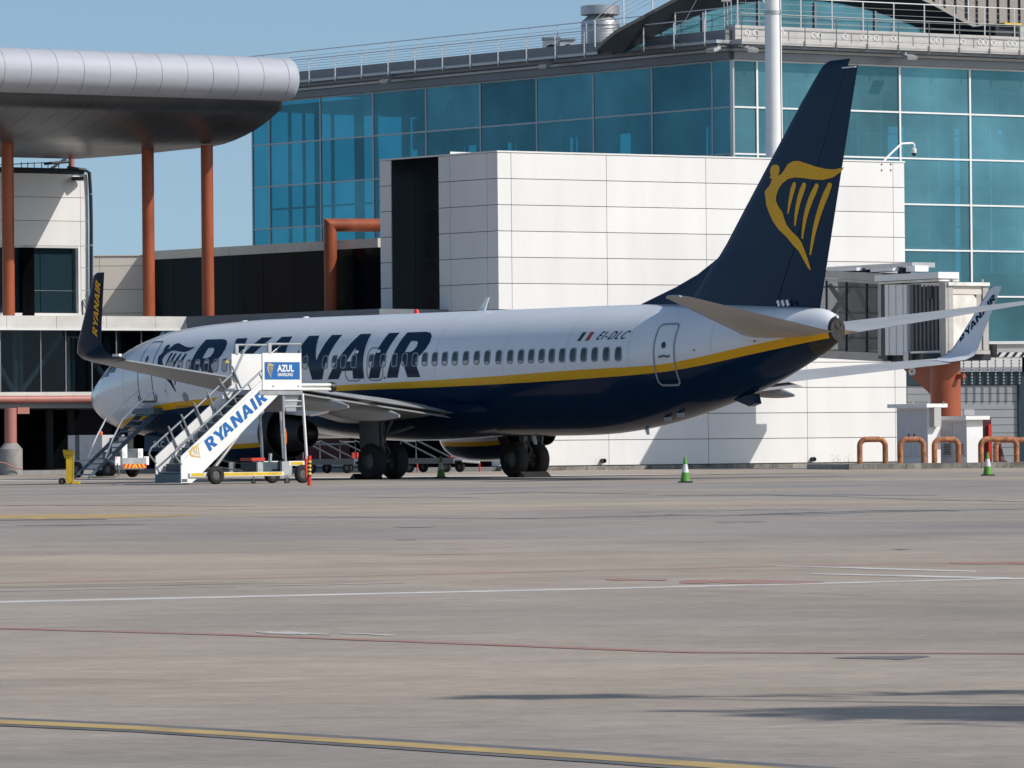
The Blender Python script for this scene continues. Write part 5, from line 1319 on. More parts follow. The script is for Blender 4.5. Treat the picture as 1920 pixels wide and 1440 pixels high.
# blue lettering along the slope
def S2(u, v): return Vector(FS_.sz(u, v))
p0, p1 = S2(393, 847), S2(502.5, 748.5); T = (p1 - p0); Lw = T.length; T.normalize(); U = Vector((-T.y, T.x))
gl_, wt = word(gap=2.0); hgt = (S2(386.5, 823) - p0).dot(U)
for c, polys in gl_:
    me = flat_polys([[(a + .10 * bb, bb) for a, bb in p] for p in polys])
    def fn(a, bb):
        q = p0 + T * (a / wt * Lw) + U * (bb * hgt); return FS_.pt(q.x, q.y, .006)
    decal('letter', me, fn, m_blue, st)
h0 = S2(381, 856); kx = .60
for i, p in enumerate(hp):
    me = flat_polys([p])
    def fn(a, bb):
        q = h0 + T * ((a - hw * .75) * .44) + U * (bb * .44); return FS_.pt(q.x, q.y, .006)
    decal('emblem' if i == 0 else 'emblem_string', me, fn, m_gold, st)
# treads
zp_ = S2(489, 731).y; nst = 11; a0 = S2(339, 900); a1 = S2(500, 731)
for k in range(nst):
    t = (k + .6) / nst; sx = a0.x + .05 + (a1.x - a0.x) * (k / nst); z = .12 + (zp_ - .12) * (k + 1) / nst
    mb = MB(); fbox(mb, FS_, sx, sx + .32, z - .05, z, -WS_ + .1, -.05); mb.build('tread', m_stair_dark, st)
    mb = MB(); fbox(mb, FS_, sx + .02, sx + .045, z - .20, z - .052, -WS_ + .1, -.05); mb.build('riser', m_stair_dark, st)
    mb = MB(); fbox(mb, FS_, sx - .006, sx + .02, z + .001, z + .012, -WS_ + .1, -.05); mb.build('nosing', m_steel, st)
mb = MB(); fbox(mb, FS_, a0.x - .02, a0.x + .02, .06, .30, -WS_ + .05, -.05); mb.build('front_apron', m_airstair, st)
mb = MB(); mb.prism([FS_.pt(a0.x, .07, -.05), FS_.pt(a0.x + .35, .07, -.05), FS_.pt(a1.x, zp_ - .35, -.05), FS_.pt(a1.x, zp_ - .22, -.05)], FS_.n * -(WS_ - .1)); mb.build('stair_underside', m_stair_grey, st)
# handrails
def rail(off, dz, name='handrail'):
    o = off
    pts = [near(341, 871, 0), near(327, 853), near(331, 842), near(410, 771), near(489, 697)]
    pts = [p + FS_.n * off + Vector((0, 0, dz)) for p in pts]
    h = MB().tube(pts, .032, 8).build(name, m_stair_rail, st, True)
    low_ = [near(345, 862), near(489, 722)]
    MB().tube([p + FS_.n * off + Vector((0, 0, dz)) + Vector((0, 0, .02)) for p in low_], .022, 8).build('rail_lower', m_stair_rail, h, True)
    for u in (357.5, 384, 411, 438, 465, 486):
        v = 840 - (u - 331) * .91 - .5; q = near(u, v) + FS_.n * off + Vector((0, 0, dz))
        MB().tube([q, q + FS_.d * .17 + Vector((0, 0, -.30))], .02, 6).build('rail_post', m_stair_rail, h)
rail(-.02, 0.0); rail(-WS_ + .02, 0.03)
# inner frames seen between the rails
for k in range(6):
    u = 362 + 24 * k; v = 856 - (u - 339.5) * .943
    q = near(u, v) - FS_.n * (WS_ - .08) + Vector((0, 0, .55)); MB().tube([q, q + FS_.d * .3 + Vector((0, 0, -.62))], .028, 6).build('rail_frame', m_stair_grey, st)
fp = [near(341, 842), near(489, 702), near(489, 684), near(341, 824)]
ws_t = MB().prism([near(469, 679) - FS_.n * (WS_ - .06), near(477, 679) - FS_.n * (WS_ - .06), near(473, 672) - FS_.n * (WS_ - .06)], FS_.n * .006).build('warning_sticker', m_eq_yellow, st)
MB().tube([near(372, 893) - FS_.n * .2, near(384, 880) - FS_.n * .25, near(430, 876) - FS_.n * .5, near(470, 884) - FS_.n * .4], .02, 6).build('hydraulic_hose', m_black, st, True)
MB().tube([near(420, 884) - FS_.n * .65, near(505, 770) - FS_.n * .65], [.06, .045], 10).build('hydraulic_ram', m_steel, st, True)
# platform
pa, pb = S2(490.5, 700).x, S2(563.5, 700).x
zt0, zt1 = S2(527, 662).y, S2(527, 731).y
def P2(s0, s1, z0, z1, o0, o1, name, m, par=st):
    mb = MB(); fbox(mb, FS_, s0, s1, z0, z1, o0, o1); return mb.build(name, m, par)
pn = P2(pa, pb, zt1, zt0, .0, .05, 'platform_panel', m_stair_white)
P2(pa - .12, pb - .1, zt1 + .02, zt0 + .0, -WS_ - .05, -WS_, 'platform_panel', m_stair_white)
P2(pa - .1, pb + .05, zt1 - .14, zt1 - .01, -WS_, .02, 'platform_deck', m_stair_grey)
P2(S2(494.3, 690).x, S2(560, 690).x, S2(527, 711.5).y, S2(527, 679).y, .051, .058, 'sign_board', m_blue, pn)
for txt, (u0, u1, v0, v1), bold in (('AZUL', (517.5, 548.5, 697, 684), .035), ('HANDLING', (518.5, 546.5, 705.5, 699.3), .03)):
    me, x0, x1, y0, y1 = text_flat(txt, 1.0, bold); A0, A1 = S2(u0, v0), S2(u1, v1)
    decal('sign_lettering', me, lambda a, bb: FS_.pt(A0.x + (a - x0) / (x1 - x0) * (A1.x - A0.x), A0.y + (bb - y0) / (y1 - y0) * (A1.y - A0.y), .063), m_stair_white, pn)
A0 = S2(499, 711); hh = S2(499, 680.5).y - A0.y
for i, p in enumerate(hp):
    me = flat_polys([p]); decal('emblem' if i == 0 else 'emblem_string', me, lambda a, bb: FS_.pt(A0.x + a / hw * .24, A0.y + bb * hh * .96 + .01, .063), m_gold, pn)
for u in (512, 559): MB().lathe([(.02, 0), (.02, .012), (.005, .012)], FS_.at(u, 724, .05), FS_.n, 8).build('bolt', m_black, pn)
# top frames
zf = S2(527, 645).y
for off in (.02, -WS_ - .02):
    sh = -.0 if off > -.5 else -.2
    a_, b_ = S2(501.5, 645).x + sh, S2(562, 645).x + sh
    MB().tube([FS_.pt(a_ - .0, zt0, off), FS_.pt(a_, zf, off), FS_.pt(b_, zf, off), FS_.pt(b_, zt0, off)], .035, 8).build('guard_frame', m_steel, st, True)
    MB().box(FS_.pt(a_ + .06, (zt0 + zf) / 2, off), (.10, .10, zf - zt0)).build('gate_post', m_stair_white, st)
    MB().tube([FS_.pt(a_ + .2, zt0, off - .1), FS_.pt(a_ + .5, zf - .05, off - .1)], .02, 6).build('gate_bar', m_steel, st)
MB().tube([FS_.pt(S2(489, 697).x, S2(489, 697).y, -.02), FS_.pt(S2(503, 683).x, S2(500, 685).y, -.02)], .032, 8).build('handrail', m_steel, st)
q1 = FS_.pt(S2(489, 697).x, S2(489, 697).y, -WS_ + .02); MB().tube([q1, FS_.pt(S2(501, 645).x + .2, zf, -WS_ + .02)], .032, 8).build('handrail', m_steel, st)
# telescopic bars at the aircraft end
for off in (.0, -.12):
    for dz in (.02, .14): MB().tube([FS_.pt(pb, zt1 + dz, off), FS_.pt(S2(621, 720).x, zt1 + dz, off)], .045, 8).build('extension_bar', m_stair_white, st, True)
MB().lathe([(.01, 0), (.14, 0), (.15, .06), (.14, .16), (.01, .16)], FS_.pt(S2(620, 720).x, zt1 + .08, -.06), FS_.d, 14).build('bumper', m_black, st, True)
# underframe and legs
mb = MB(); mb.prism([FS_.pt(S2(530, 733).x, zt1 - .15, -.1), FS_.pt(pb, zt1 - .15, -.1), FS_.pt(pb - .12, zt1 - .62, -.1), FS_.pt(S2(541, 733).x, zt1 - .62, -.1)], FS_.n * -(WS_ - .2)); mb.build('hydraulic_box', m_stair_grey, st)
for off in (-.08, -WS_ + .1):
    MB().tube([FS_.pt(S2(533, 770).x, S2(533, 770).y, off), FS_.pt(S2(538, 866).x, S2(538, 866).y, off)], .045, 10).build('leg', m_steel, st, True)
    MB().tube([FS_.pt(S2(570, 733).x, zt1 - .1, off), FS_.pt(S2(578, 860).x, S2(578, 860).y, off)], .042, 10).build('leg', m_stair_white, st, True)
    MB().tube([FS_.pt(S2(533, 770).x, S2(533, 733).y, off), FS_.pt(S2(534, 770).x, S2(533, 772).y, off)], .06, 10).build('leg_sleeve', m_stair_grey, st, True)
MB().tube([FS_.pt(S2(551, 760).x, S2(551, 757).y, -.6), FS_.pt(S2(556, 862).x, S2(556, 862).y, -.6)], .03, 8).build('lift_strut', m_stair_grey, st, True)
MB().tube([FS_.pt(S2(553, 800).x, S2(553, 803).y, -.55), FS_.pt(S2(555, 835).x, S2(555, 815).y, -.54), FS_.pt(S2(555, 835).x, S2(555, 832).y, -.55)], .045, 8).build('strap', m_orange_tape, st, True)
for z_ in (762, 752): MB().tube([FS_.pt(S2(533, z_).x, S2(533, z_).y, -.1), FS_.pt(S2(572, z_).x, S2(533, z_).y, -.1)], .02, 6).build('cross_bar', m_stair_grey, st)
# chassis
zc0, zc1 = S2(440, 893).y, S2(440, 885.5).y
for off in (.06, -WS_ - .02):
    cb = P2(S2(354, 890).x, S2(530, 890).x, zc0, zc1, off - .1, off, 'chassis_beam', m_white)
    for a_, b_ in ((357, 381), (415, 527)): P2(S2(a_, 890).x, S2(b_, 890).x, zc0 + .02, zc1 - .01, off, off + .006, 'stripe', m_eq_yellow, cb)
    cb = P2(S2(540, 870).x, S2(572, 870).x, S2(540, 873).y, S2(540, 864.5).y, off - .1, off, 'chassis_beam', m_white)
    P2(S2(543, 870).x, S2(566, 870).x, S2(540, 871.5).y, S2(540, 866).y, off, off + .006, 'stripe', m_eq_yellow, cb)
    P2(S2(527, 890).x, S2(546, 890).x, zc0 + .01, S2(540, 865).y, off - .09, off - .01, 'chassis_upright', m_steel)
    P2(S2(482, 890).x, S2(492, 890).x, zc1, S2(540, 866).y, off - .09, off - .02, 'chassis_upright', m_steel)
for u in (366, 450, 545): P2(S2(u, 890).x, S2(u, 890).x + .1, zc0 + .02, zc1 - .02, -WS_ - .08, .0, 'cross_member', m_stair_grey)
P2(S2(497, 880).x, S2(536, 880).x, zc1, zc1 + .28, -WS_ + .1, -.25, 'power_unit', m_stair_dark)
P2(S2(483, 860).x, S2(508, 860).x, S2(483, 864).y, S2(483, 858.5).y, -.9, -.3, 'red_lid', m_red)
MB().tube([FS_.pt(S2(521, 862).x, S2(521, 866).y, -.4), FS_.pt(S2(522, 862).x, S2(521, 850).y, -.4)], .05, 8).build('control_lever', m_steel, st)
axd = FS_.n
for u, off in ((400, .12), (400, -WS_ - .08), (563, .12), (563, -WS_ - .08)):
    c = FS_.pt(S2(u, 893).x, .265, off); MB().wheel(c, axd, .265, .17, .52, 28).build('wheel', [m_tyre, m_rim], st, True)
for u, off in ((479, -.1), (538, .0)):
    p = FS_.pt(S2(u, 905).x, .08, off); cs = MB().wheel(p, axd, .08 if u < 500 else .10, .05, .5, 16).build('caster', [m_tyre, m_rim], st, True)
    MB().box(p + Vector((0, 0, .14)), (.05, .08, .2)).build('caster_fork', m_steel, cs)
P2(S2(572, 880).x, S2(592, 880).x, S2(572, 892).y, S2(572, 882).y, -.5, -.4, 'tow_eye', m_eq_yellow)
P2(S2(341, 900).x, S2(351, 900).x, S2(345, 904).y, S2(345, 898).y, .0, .006, 'data_plate', m_seam)
# ------------------------------------------------------------------ marker pole, yellow stand, cones
p = G(580, 910.5); pole = thing('marker_pole', 'red pole with yellow and black hazard band beside the stairs rear wheel', 'marker pole', p)
k_ = p.y / FPX; H = 56 * k_
MB().lathe([(.01, 0), (.055, 0), (.055, H * .30), (.01, H * .30)], p, (0, 0, 1), 14).build('lower_tube', m_red, pole, True)
for i in range(8):
    z0 = H * .30 + H * .55 * i / 8; MB().lathe([(.055, z0), (.055, z0 + H * .55 / 8)], p, (0, .25, 1), 14).build('hazard_band', m_eq_yellow if i % 2 else m_black, pole, True)
MB().lathe([(.055, H * .85), (.055, H), (.01, H)], p + Vector((0, .2 * H, 0)) * 1.0, (0, 0, 1), 14).build('cap', m_red, pole, True)
MB().tube([p + Vector((-.08, .05, H * .2)), p + Vector((-.09, .1, H * .9))], .04, 8).build('side_tube', m_red, pole, True)
p = G(589, 893); q_ = MB().lathe([(.01, 0), (.10, 0), (.09, .45), (.06, .9), (.05, .95), (.01, .96)], Vector((p.x, 175.0, .42)), (0.1, 0, 1), 14)
# yellow wheeled stand
p = G(132, 908.5); k_ = p.y / FPX
ys = thing('yellow_post_trolley', 'yellow wheeled post trolley standing by the foot of the aircraft steps', 'trolley', p)
MB().box(p + Vector((-.02, .1, 32 * k_)), (13 * k_, .22, 60 * k_)).build('post', m_eq_yellow, ys)
MB().box(p + Vector((6.0 * k_, .0, 33 * k_)), (2.0 * k_, .04, 58 * k_)).build('edge_strip', m_eq_yellow, ys)
MB().box(p + Vector((-.5 * k_, .1, 59 * k_)), (17 * k_, .34, 5 * k_)).build('head_plate', m_eq_yellow, ys)
MB().lathe([(.01, 0), (6 * k_, 0), (7 * k_, 2 * k_), (5 * k_, 5 * k_), (.01, 6 * k_)], p + Vector((-1 * k_, .1, 60 * k_)), (0, 0, 1), 14).build('head_cap', m_eq_yellow, ys, True)
MB().prism([p + Vector((x * k_, .05, z * k_)) for x, z in ((-14, 65), (-8, 65), (-6, 54), (-6, 46), (-11, 50), (-13, 57))], (0, .2, 0)).build('side_arm', m_eq_yellow, ys)
MB().box(p + Vector((10 * k_, .1, 3.5 * k_)), (14 * k_, .4, 5 * k_)).build('foot_plate', m_eq_yellow, ys)
MB().box(p + Vector((-6 * k_, .15, 5 * k_)), (16 * k_, .1, 3 * k_)).build('axle_arm', m_eq_yellow, ys)
MB().wheel(p + Vector((-16 * k_, .05, 6.3 * k_)), (.5, -.86, 0), 6.3 * k_, .10, .5, 20).build('wheel', [m_tyre, m_rim], ys, True)
p = p
def cone(u, v, px_h, label, dark=False, body=None):
    p = G(u, v); k = p.y / FPX; h = px_h * k
    t = thing('traffic_cone', label, 'traffic cone', p, 'traffic cones on the apron')
    w = h * .55; MB().box(p + Vector((0, 0, .02)), (w, w, .04)).build('base', m_black, t)
    r = lambda z: h * (.205 - .165 * z / h)
    body = body or (m_cone_g, m_cone_w, m_cone_g)
    cuts = [.04, h * .40, h * .72, h]
    for i in range(3):
        MB().lathe([(r(cuts[i]), cuts[i]), (r(cuts[i + 1]), cuts[i + 1])] + ([(.005, h)] if i == 2 else []), p, (0, 0, 1), 20).build('cone_body' if i != 1 else 'reflective_band', body[i], t, True)
    return t
cone(1285, 905, 48, 'green and white cone standing in front of the white block')
cone(1852, 892, 44, 'green and white cone at the right before the cabinets')
cone(827, 896, 41, 'green and white cone in shade under the aircraft belly')
# ------------------------------------------------------------------ ground tug by the nose
tc = P(248, 880, 190.0); tc.z = 0; td = Vector((math.sin(R(52)), -math.cos(R(52)), 0)); ts = Vector((td.y, -td.x, 0))   # front direction; side to the left of frame
tg = thing('ground_tug', 'pale grey ground tug with chevron bumper by the aircraft nose', 'tug', tc)
def TB(f0, f1, s0, s1, z0, z1, name, m, par=None):
    return MB().para(tc + td * f0 + ts * s0 + Vector((0, 0, z0)), td * (f1 - f0), ts * (s1 - s0), Vector((0, 0, z1 - z0))).build(name, m, par or tg)
if ts.x > 0: ts = -ts
Wt = .62
TB(-2.6, 0, -Wt, Wt, .28, .62, 'chassis', m_tug)
TB(-2.55, -.9, -Wt * .95, Wt * .95, .63, 1.52, 'engine_cover', m_tug)
TB(-2.2, -2.0, -Wt * .96, Wt * .96, .63, 1.525, 'cover_band', m_seam)
TB(-.85, -.05, -Wt * .9, Wt * .9, .63, .92, 'front_hood', m_gear)
TB(-.9, -.45, -Wt * .4, Wt * .3, .92, 1.42, 'control_panel', m_gear)
TB(-.449, -.44, -Wt * .25, Wt * .15, 1.15, 1.32, 'gauge', m_window); TB(-.448, -.438, -Wt * .2, Wt * .2, .98, 1.08, 'plate', m_white)
for s_ in (-Wt * .72, Wt * .62):
    lt = TB(-.5, .0, s_ - .13, s_ + .13, .66, 1.22 if s_ > 0 else 1.02, 'lamp_housing', m_white)
    MB().lathe([(.01, .02), (.09, .02), (.10, 0)], tc + td * .0 + ts * s_ + Vector((0, 0, .86)), td, 16).build('headlight', m_lens, lt, True)
bp_ = TB(0, .12, -Wt, Wt, .32, .70, 'bumper', m_steel)
TB(.12, .126, -Wt, Wt, .33, .48, 'bumper_band', m_red, bp_)
for i in range(6):
    s_ = -Wt + .06 + i * (2 * Wt / 6); sl = .1 if i < 3 else -.1
    MB().prism([tc + td * .127 + ts * (s_ + a) + Vector((0, 0, z)) for a, z in ((0, .33), (.09, .33), (.09 + sl, .48), (sl, .48))], td * .004).build('chevron', m_eq_yellow, bp_)
for s_, tx in ((Wt + .16, 'TO'), (-Wt - .12, 'LT')):
    pl_ = TB(.0, .02, s_ - .13, s_ + .13, .44, .74, 'number_plate', m_white)
    TB(.02, .024, s_ + .04, s_ + .10, .66, .72, 'plate_spot', m_red, pl_)
for f, s_ in ((-.55, -Wt), (-.55, Wt), (-2.1, -Wt), (-2.1, Wt)):
    MB().wheel(tc + td * f + ts * s_ + Vector((0, 0, .29)), ts, .29, .2, .5, 24).build('wheel', [m_tyre, m_rim], tg, True)
MB().lathe([(.07, 0), (.07, .08), (.05, .13), (.01, .14)], tc + td * -1.5 + Vector((0, 0, 1.52)), (0, 0, 1), 14).build('beacon', m_amber, tg, True)
MB().tube([tc + td * .1 + ts * .9 + Vector((0, 0, .5)), tc + td * .25 + ts * .95 + Vector((0, 0, .1)), tc + td * .2 + ts * 1.3 + Vector((0, 0, .03)), tc + td * -.2 + ts * 1.9 + Vector((0, 0, .03))], .03, 6).build('power_cable', m_black, tg, True)
# ------------------------------------------------------------------ baggage dollies behind the landing gear
def dolly(u, Y, ang, label, rails=True):
    p = P(u, 870, Y); p.z = 0; d = Vector((math.cos(R(ang)), math.sin(R(ang)), 0)); s = Vector((-d.y, d.x, 0)); z = Vector((0, 0, 1))
    t = thing('baggage_dolly', label, 'baggage dolly', p, 'baggage dollies behind the landing gear')
    MB().box(p + z * .50, (2.4, 1.4, .09), (d, s, z)).build('deck', m_gear, t)
    for sg in (-1, 1):
        MB().box(p + z * .40 + s * .66 * sg, (2.4, .08, .12), (d, s, z)).build('frame', m_gear, t)
    MB().tube([p + d * 1.2 + z * .42, p + d * 1.95 + z * .36], .04, 8).build('tow_bar', m_white, t)
    MB().tube([p + d * 1.95 + z * .36, p + d * 1.95 + z * .02], .03, 8).build('tow_stand', m_red, t)
    for f in (-.8, .8):
        for sg in (-1, 1): MB().wheel(p + d * f + s * .55 * sg + z * .2, s, .2, .14, .5, 20).build('wheel', [m_tyre, m_rim], t, True)
    if rails:
        for sg in (-1, 1): MB().tube([p + d * -1.15 + s * .6 * sg + z * .5, p + d * -1.15 + s * .6 * sg + z * 1.25, p + d * .4 + s * .6 * sg + z * .55], .035, 6).build('side_bar', m_gear, t)
        MB().tube([p + d * -1.15 - s * .6 + z * 1.2, p + d * -1.15 + s * .6 + z * 1.2], .035, 6).build('end_bar', m_gear, t)
    for k in (-.3, .0, .5): MB().box(p + d * (.9) + s * k + z * .68, (.06, .12, .22), (d, s, z)).build('latch', m_red if k < .3 else m_white, t)
    return t
dolly(632, 204, -30, 'white baggage dolly left of the landing gear')
dolly(815, 204, -28, 'white baggage dolly between the landing gear and the right engine')
dolly(700, 207, -28, 'baggage dolly hidden in shade behind the left main wheels')
cw = thing('baggage_container', 'maroon baggage container in shade under the walkway behind the dollies', 'container', P(670, 870, 214.5).xy.to_3d() + Vector((0, 0, PV)))
c0_ = Vector(cw.location)
for (dx, w) in ((-1.4, 2.2), (1.1, 2.0)):
    MB().box(c0_ + Vector((dx, 1.0 , .95)), (w, 1.5, 1.6)).build('body', m_maroon, cw)
    MB().box(c0_ + Vector((dx, .22, .95)), (w * .9, .03, .08)).build('rail', m_stair_grey, cw)
MB().box(c0_ + Vector((0, 1.0, .1)), (5, 1.6, .12)).build('base', m_steel, cw)
# ------------------------------------------------------------------ kerb island with cabinets and hoops (right)
kz = .25
FKB = Facade(G(1592, 880.5), (math.cos(R(12)), math.sin(R(12))))
zk1 = FKB.Z(1700, 868.5); L1 = FKB.S(2030)
isl = thing('kerb_island', 'raised concrete kerb island carrying the cabinets and rusty hoops', 'kerb', FKB.pt(0, 0))
ke = [0, .55, 1.1, 1.65, 2.2, 2.8, 3.4, 4.0, 4.55, 5.1] + [FKB.S(1791)] + [FKB.S(u) for u in (1816, 1842, 1868, 1893, 1919, 1945, 1972, 2000)] + [L1]
ke = sorted(set(round(x, 3) for x in ke))
for i in range(len(ke) - 1): piece('kerb_stone', FKB, ke[i] + .006, ke[i + 1] - .006, 0, zk1, -.28, rnd.uniform(-.008, .008), m_kerb, isl)
MB().prism([FKB.pt(.01, 0, -.285), FKB.pt(L1, 0, -.285), FKB.pt(L1, 0, -6), FKB.pt(.01, 0, -6)], (0, 0, zk1 - .02)).build('island_fill', m_conc, isl)
def hoop(u0, u1, vt, off, label, vb=868):
    s0, s1 = FKB.S(u0, 850, off), FKB.S(u1, 850, off); zt = FKB.Z((u0 + u1) / 2, vt, off); r = .25; tb = .105
    s0 += tb; s1 -= tb; zt -= tb; path = [FKB.pt(s0, zk1 - .02, off)]
    for k in range(9):
        a = R(180 - 90 * k / 8); path.append(FKB.pt(s0 + r + r * math.cos(a), zt - r + r * math.sin(a), off))
    for k in range(9):
        a = R(90 - 90 * k / 8); path.append(FKB.pt(s1 - r + r * math.cos(a), zt - r + r * math.sin(a), off))
    path.append(FKB.pt(s1, zk1 - .02, off))
    o = MB().tube(path, tb, 14).build('guard_hoop', m_rust, None, True); tag(o, label, 'guard hoop', 'rusty guard hoops on the kerb island')
hoop(1607, 1665, 818.5, -.5, 'rusty guard hoop furthest left before the white block wall')
hoop(1683, 1737, 818.5, -.5, 'rusty guard hoop before the taller cabinet doors')
hoop(1747, 1802, 818.5, -.5, 'rusty guard hoop before the shorter cabinet doors')
hoop(1834, 1911, 818, -.5, 'wide rusty guard hoop beside the shorter cabinet')
hoop(1862, 1960, 819.5, -2.2, 'rusty guard hoop behind the wide hoop at the right edge')
# cabinets: left face shaded, right face lit
def cabinet(u0, um, u1, vt, off, label, over=.25):
    FL = Facade(FKB.at(um, 850, off), dL); FR2 = Facade(FKB.at(um, 850, off), dR)
    sl = FL.S(u0, 850); sr = FR2.S(u1, 850); zt = FL.Z(um, vt); z0 = zk1 - .02
    t = thing('utility_cabinet', label, 'cabinet', FL.pt(0, z0), 'utility cabinets on the kerb island')
    poly = [FL.pt(0, z0), FR2.pt(sr, z0), FR2.pt(sr, z0) + FL.d * sl, FL.pt(sl, z0)]
    MB().prism(poly, (0, 0, zt - z0 - .12)).build('body', m_cab if False else m_white, t)
    a = over; poly = [FL.pt(0, zt - .12) + FL.n * a + FR2.n * a, FR2.pt(sr + a * .6, zt - .12, a), FR2.pt(sr + a * .6, zt - .12) + FL.d * (sl + a), FL.pt(sl + a, zt - .12, a)]
    MB().prism(poly, (0, 0, .14)).build('lid', m_white, t)
    for i in range(2):
        d0, d1 = sl * (.5 * i) + .03, sl * (.5 * (i + 1)) - .03
        dd = MB(); fbox(dd, FL, d0 + .02, d1, z0 + .22, zt - .2, .0, .025); dd = dd.build('door', m_cab, t)
        MB().tube([FL.pt(d1 - .1 if i == 0 else d0 + .12, (z0 + zt) / 2 + .0, .04), FL.pt(d1 - .1 if i == 0 else d0 + .12, (z0 + zt) / 2 - .12, .05)], .025, 6).build('handle', m_black, dd)
        if vt > 770:
            gv = MB()
            for k in range(7): fbox(gv, FL, d0 + .12, d1 - .12, z0 + .32 + .06 * k, z0 + .35 + .06 * k, .025, .04)
            gv.build('vent_louvres', m_gear, dd)
    return t, FL, FR2, sl, sr, zt
t1_, FL1, FR1, sl1, sr1, zt1_ = cabinet(1682, 1740, 1764, 758, -1.6, 'taller white utility cabinet with grey doors by the block corner')
bx = MB(); fbox(bx, FR1, .1, .42, zk1 + 1.35, zk1 + 2.05, .0, .28); bx.build('meter_box', m_beam, t1_)
cabinet(1765, 1813, 1843, 781, -1.3, 'shorter white utility cabinet right of the taller one')
for u in (1712, 1740, 1769): MB().tube([FL1.at(u, 758, .1), FL1.at(u, 753, .1)], .03, 6).build('lifting_eye', m_steel, t1_)
# dark door frame and cone behind
rd = thing('open_doorway', 'narrow dark red doorway beside the shorter cabinet', 'doorway', FKB.pt(FKB.S(1851, 850, -3), zk1, -3))
bx = MB(); fbox(bx, FKB, FKB.S(1842, 850, -3), FKB.S(1859, 850, -3), zk1, FKB.Z(1850, 783, -3), -3.3, -3); bx.build('frame', m_maroon, rd)
bx = MB(); fbox(bx, FKB, FKB.S(1854, 850, -2.9), FKB.S(1860, 850, -2.9), zk1, FKB.Z(1850, 796, -2.9), -3.0, -2.9); bx.build('leaf', m_red, rd)
p = FKB.at(1876, 866, -2.6); p.z = zk1
cr = thing('traffic_cone', 'dark red cone standing behind the wide rusty hoop', 'traffic cone', p, 'traffic cones on the apron')
MB().box(p + Vector((0, 0, .02)), (.44, .44, .04)).build('base', m_black, cr); MB().lathe([(.17, .04), (.03, .72), (.005, .72)], p, (0, 0, 1), 18).build('cone_body', m_maroon, cr, True)
# weeds and wall ducts at the foot of the white block
for u, lb in ((1114, 'dry weed at the wall foot under the aircraft belly'), (1558, 'dry weed tuft at the wall foot left of the kerb island'), (1582, 'dry weed tuft beside the kerb island end')):
    p = FB.pt(FB.S(u), .0, .35); mb = MB()
    for k in range(16):
        a = rnd.uniform(0, 6.28); h = rnd.uniform(.12, .5); l = rnd.uniform(.05, .28); q = p + Vector((rnd.uniform(-.2, .2), rnd.uniform(-.1, .1), 0)); tip = q + Vector((math.cos(a) * l, math.sin(a) * l, h)); w = Vector((.008, 0, 0))
        mb.add([q - w, q + w, tip], [(0, 1, 2)]); mb.add([tip - w * 1.2, tip + w * 1.2, tip + Vector((0, 0, .05))], [(0, 1, 2)])
    tag(mb.build('weed', m_dry, normals=False), lb, 'weed', 'dry weeds at the wall foot')
for u, v, lb in ((1128, 864, 'round wall duct end low on the block under the belly'), (1521.5, 861, 'round wall duct end low on the block near the kerb island')):
    p = FB.at(u, v); t = thing('wall_duct', lb, 'duct', p, 'duct ends low on the white block'); MB().lathe([(.07, 0), (.09, .02), (.09, .22), (.06, .22), (.055, .05), (.005, .05)], p, FB.n, 14).build('duct_end', m_slate, t, True)
    MB().tube([p + FB.n * .1, Vector((p.x, p.y, .0)) + FB.n * .1], .02, 6).build('cable', m_steel, t)
ws2 = thing('wall_plinth', 'low stained concrete plinth along the foot of the white block', 'plinth', FB.pt(0, 0, .3))
k = -.2
while k < colsR[-1] + .2:
    piece('kerb_stone', FB, k + .006, k + .99, 0, .16, .0, .42 + rnd.uniform(-.02, .02), m_kerb, ws2); k += 1.0
# ------------------------------------------------------------------ jet bridge leaving the block towards the right
jn = Vector((FB.n.x, FB.n.y, 0))
E0 = P(1776, 600, 203.5); FJS = Facade(E0, (-jn.x, -jn.y)); FJE = Facade(E0, dR)
jb = thing('jet_bridge', 'weathered grey jet bridge with corrugated bellows on an orange pillar', 'jet bridge', E0.xy.to_3d())
def JS(u, v): return FJS.sz(u, v)
def jbox(u0, u1, v0, v1, o0, o1, name, m, par=None, vref=None):
    a0, a1 = FJS.S(u0, 600), FJS.S(u1, 600); um = vref or (u0 + u1) / 2
    mb = MB(); fbox(mb, FJS, min(a0, a1), max(a0, a1), FJS.Z(um, v1), FJS.Z(um, v0), o0, o1); return mb.build(name, m, par or jb)
WJ = 3.0
# glazed tunnel: sloping quad strips
def jquad(pts, off, th, name, m):
    return MB().prism([FJS.at(u, v) + FJS.n * off for u, v in pts], FJS.n * -th).build(name, m, jb)
jquad([(1480, 517), (1656, 528), (1656, 513), (1480, 504)], .05, WJ, 'tunnel_roof', m_bridge)
jquad([(1480, 655), (1656, 662), (1656, 678), (1480, 668)], .03, WJ, 'tunnel_floor', m_bridge)
jquad([(1480, 517.5), (1656, 528.5), (1656, 533), (1480, 522)], .04, .1, 'tunnel_head', m_bridge)
for a, c in ((1480, 1546), (1548, 1583), (1585, 1621), (1623, 1649)):
    jquad([(a, 522 + (a - 1480) * .06), (c, 522 + (c - 1480) * .06), (c, 655 + (c - 1480) * .04), (a, 655 + (a - 1480) * .04)], -.08, .02, 'tunnel_pane', m_smoke2)
for u in (1547, 1584, 1622): jquad([(u - 1, 523), (u + 1, 523), (u + 1, 660), (u - 1, 660)], -.04, .06, 'tunnel_mullion', m_slate)
for v in (538, 586, 633): jquad([(1480, v - 1), (1650, v + 2 - 1), (1650, v + 2.6), (1480, v + .6)], -.05, .04, 'tunnel_transom', m_slate)
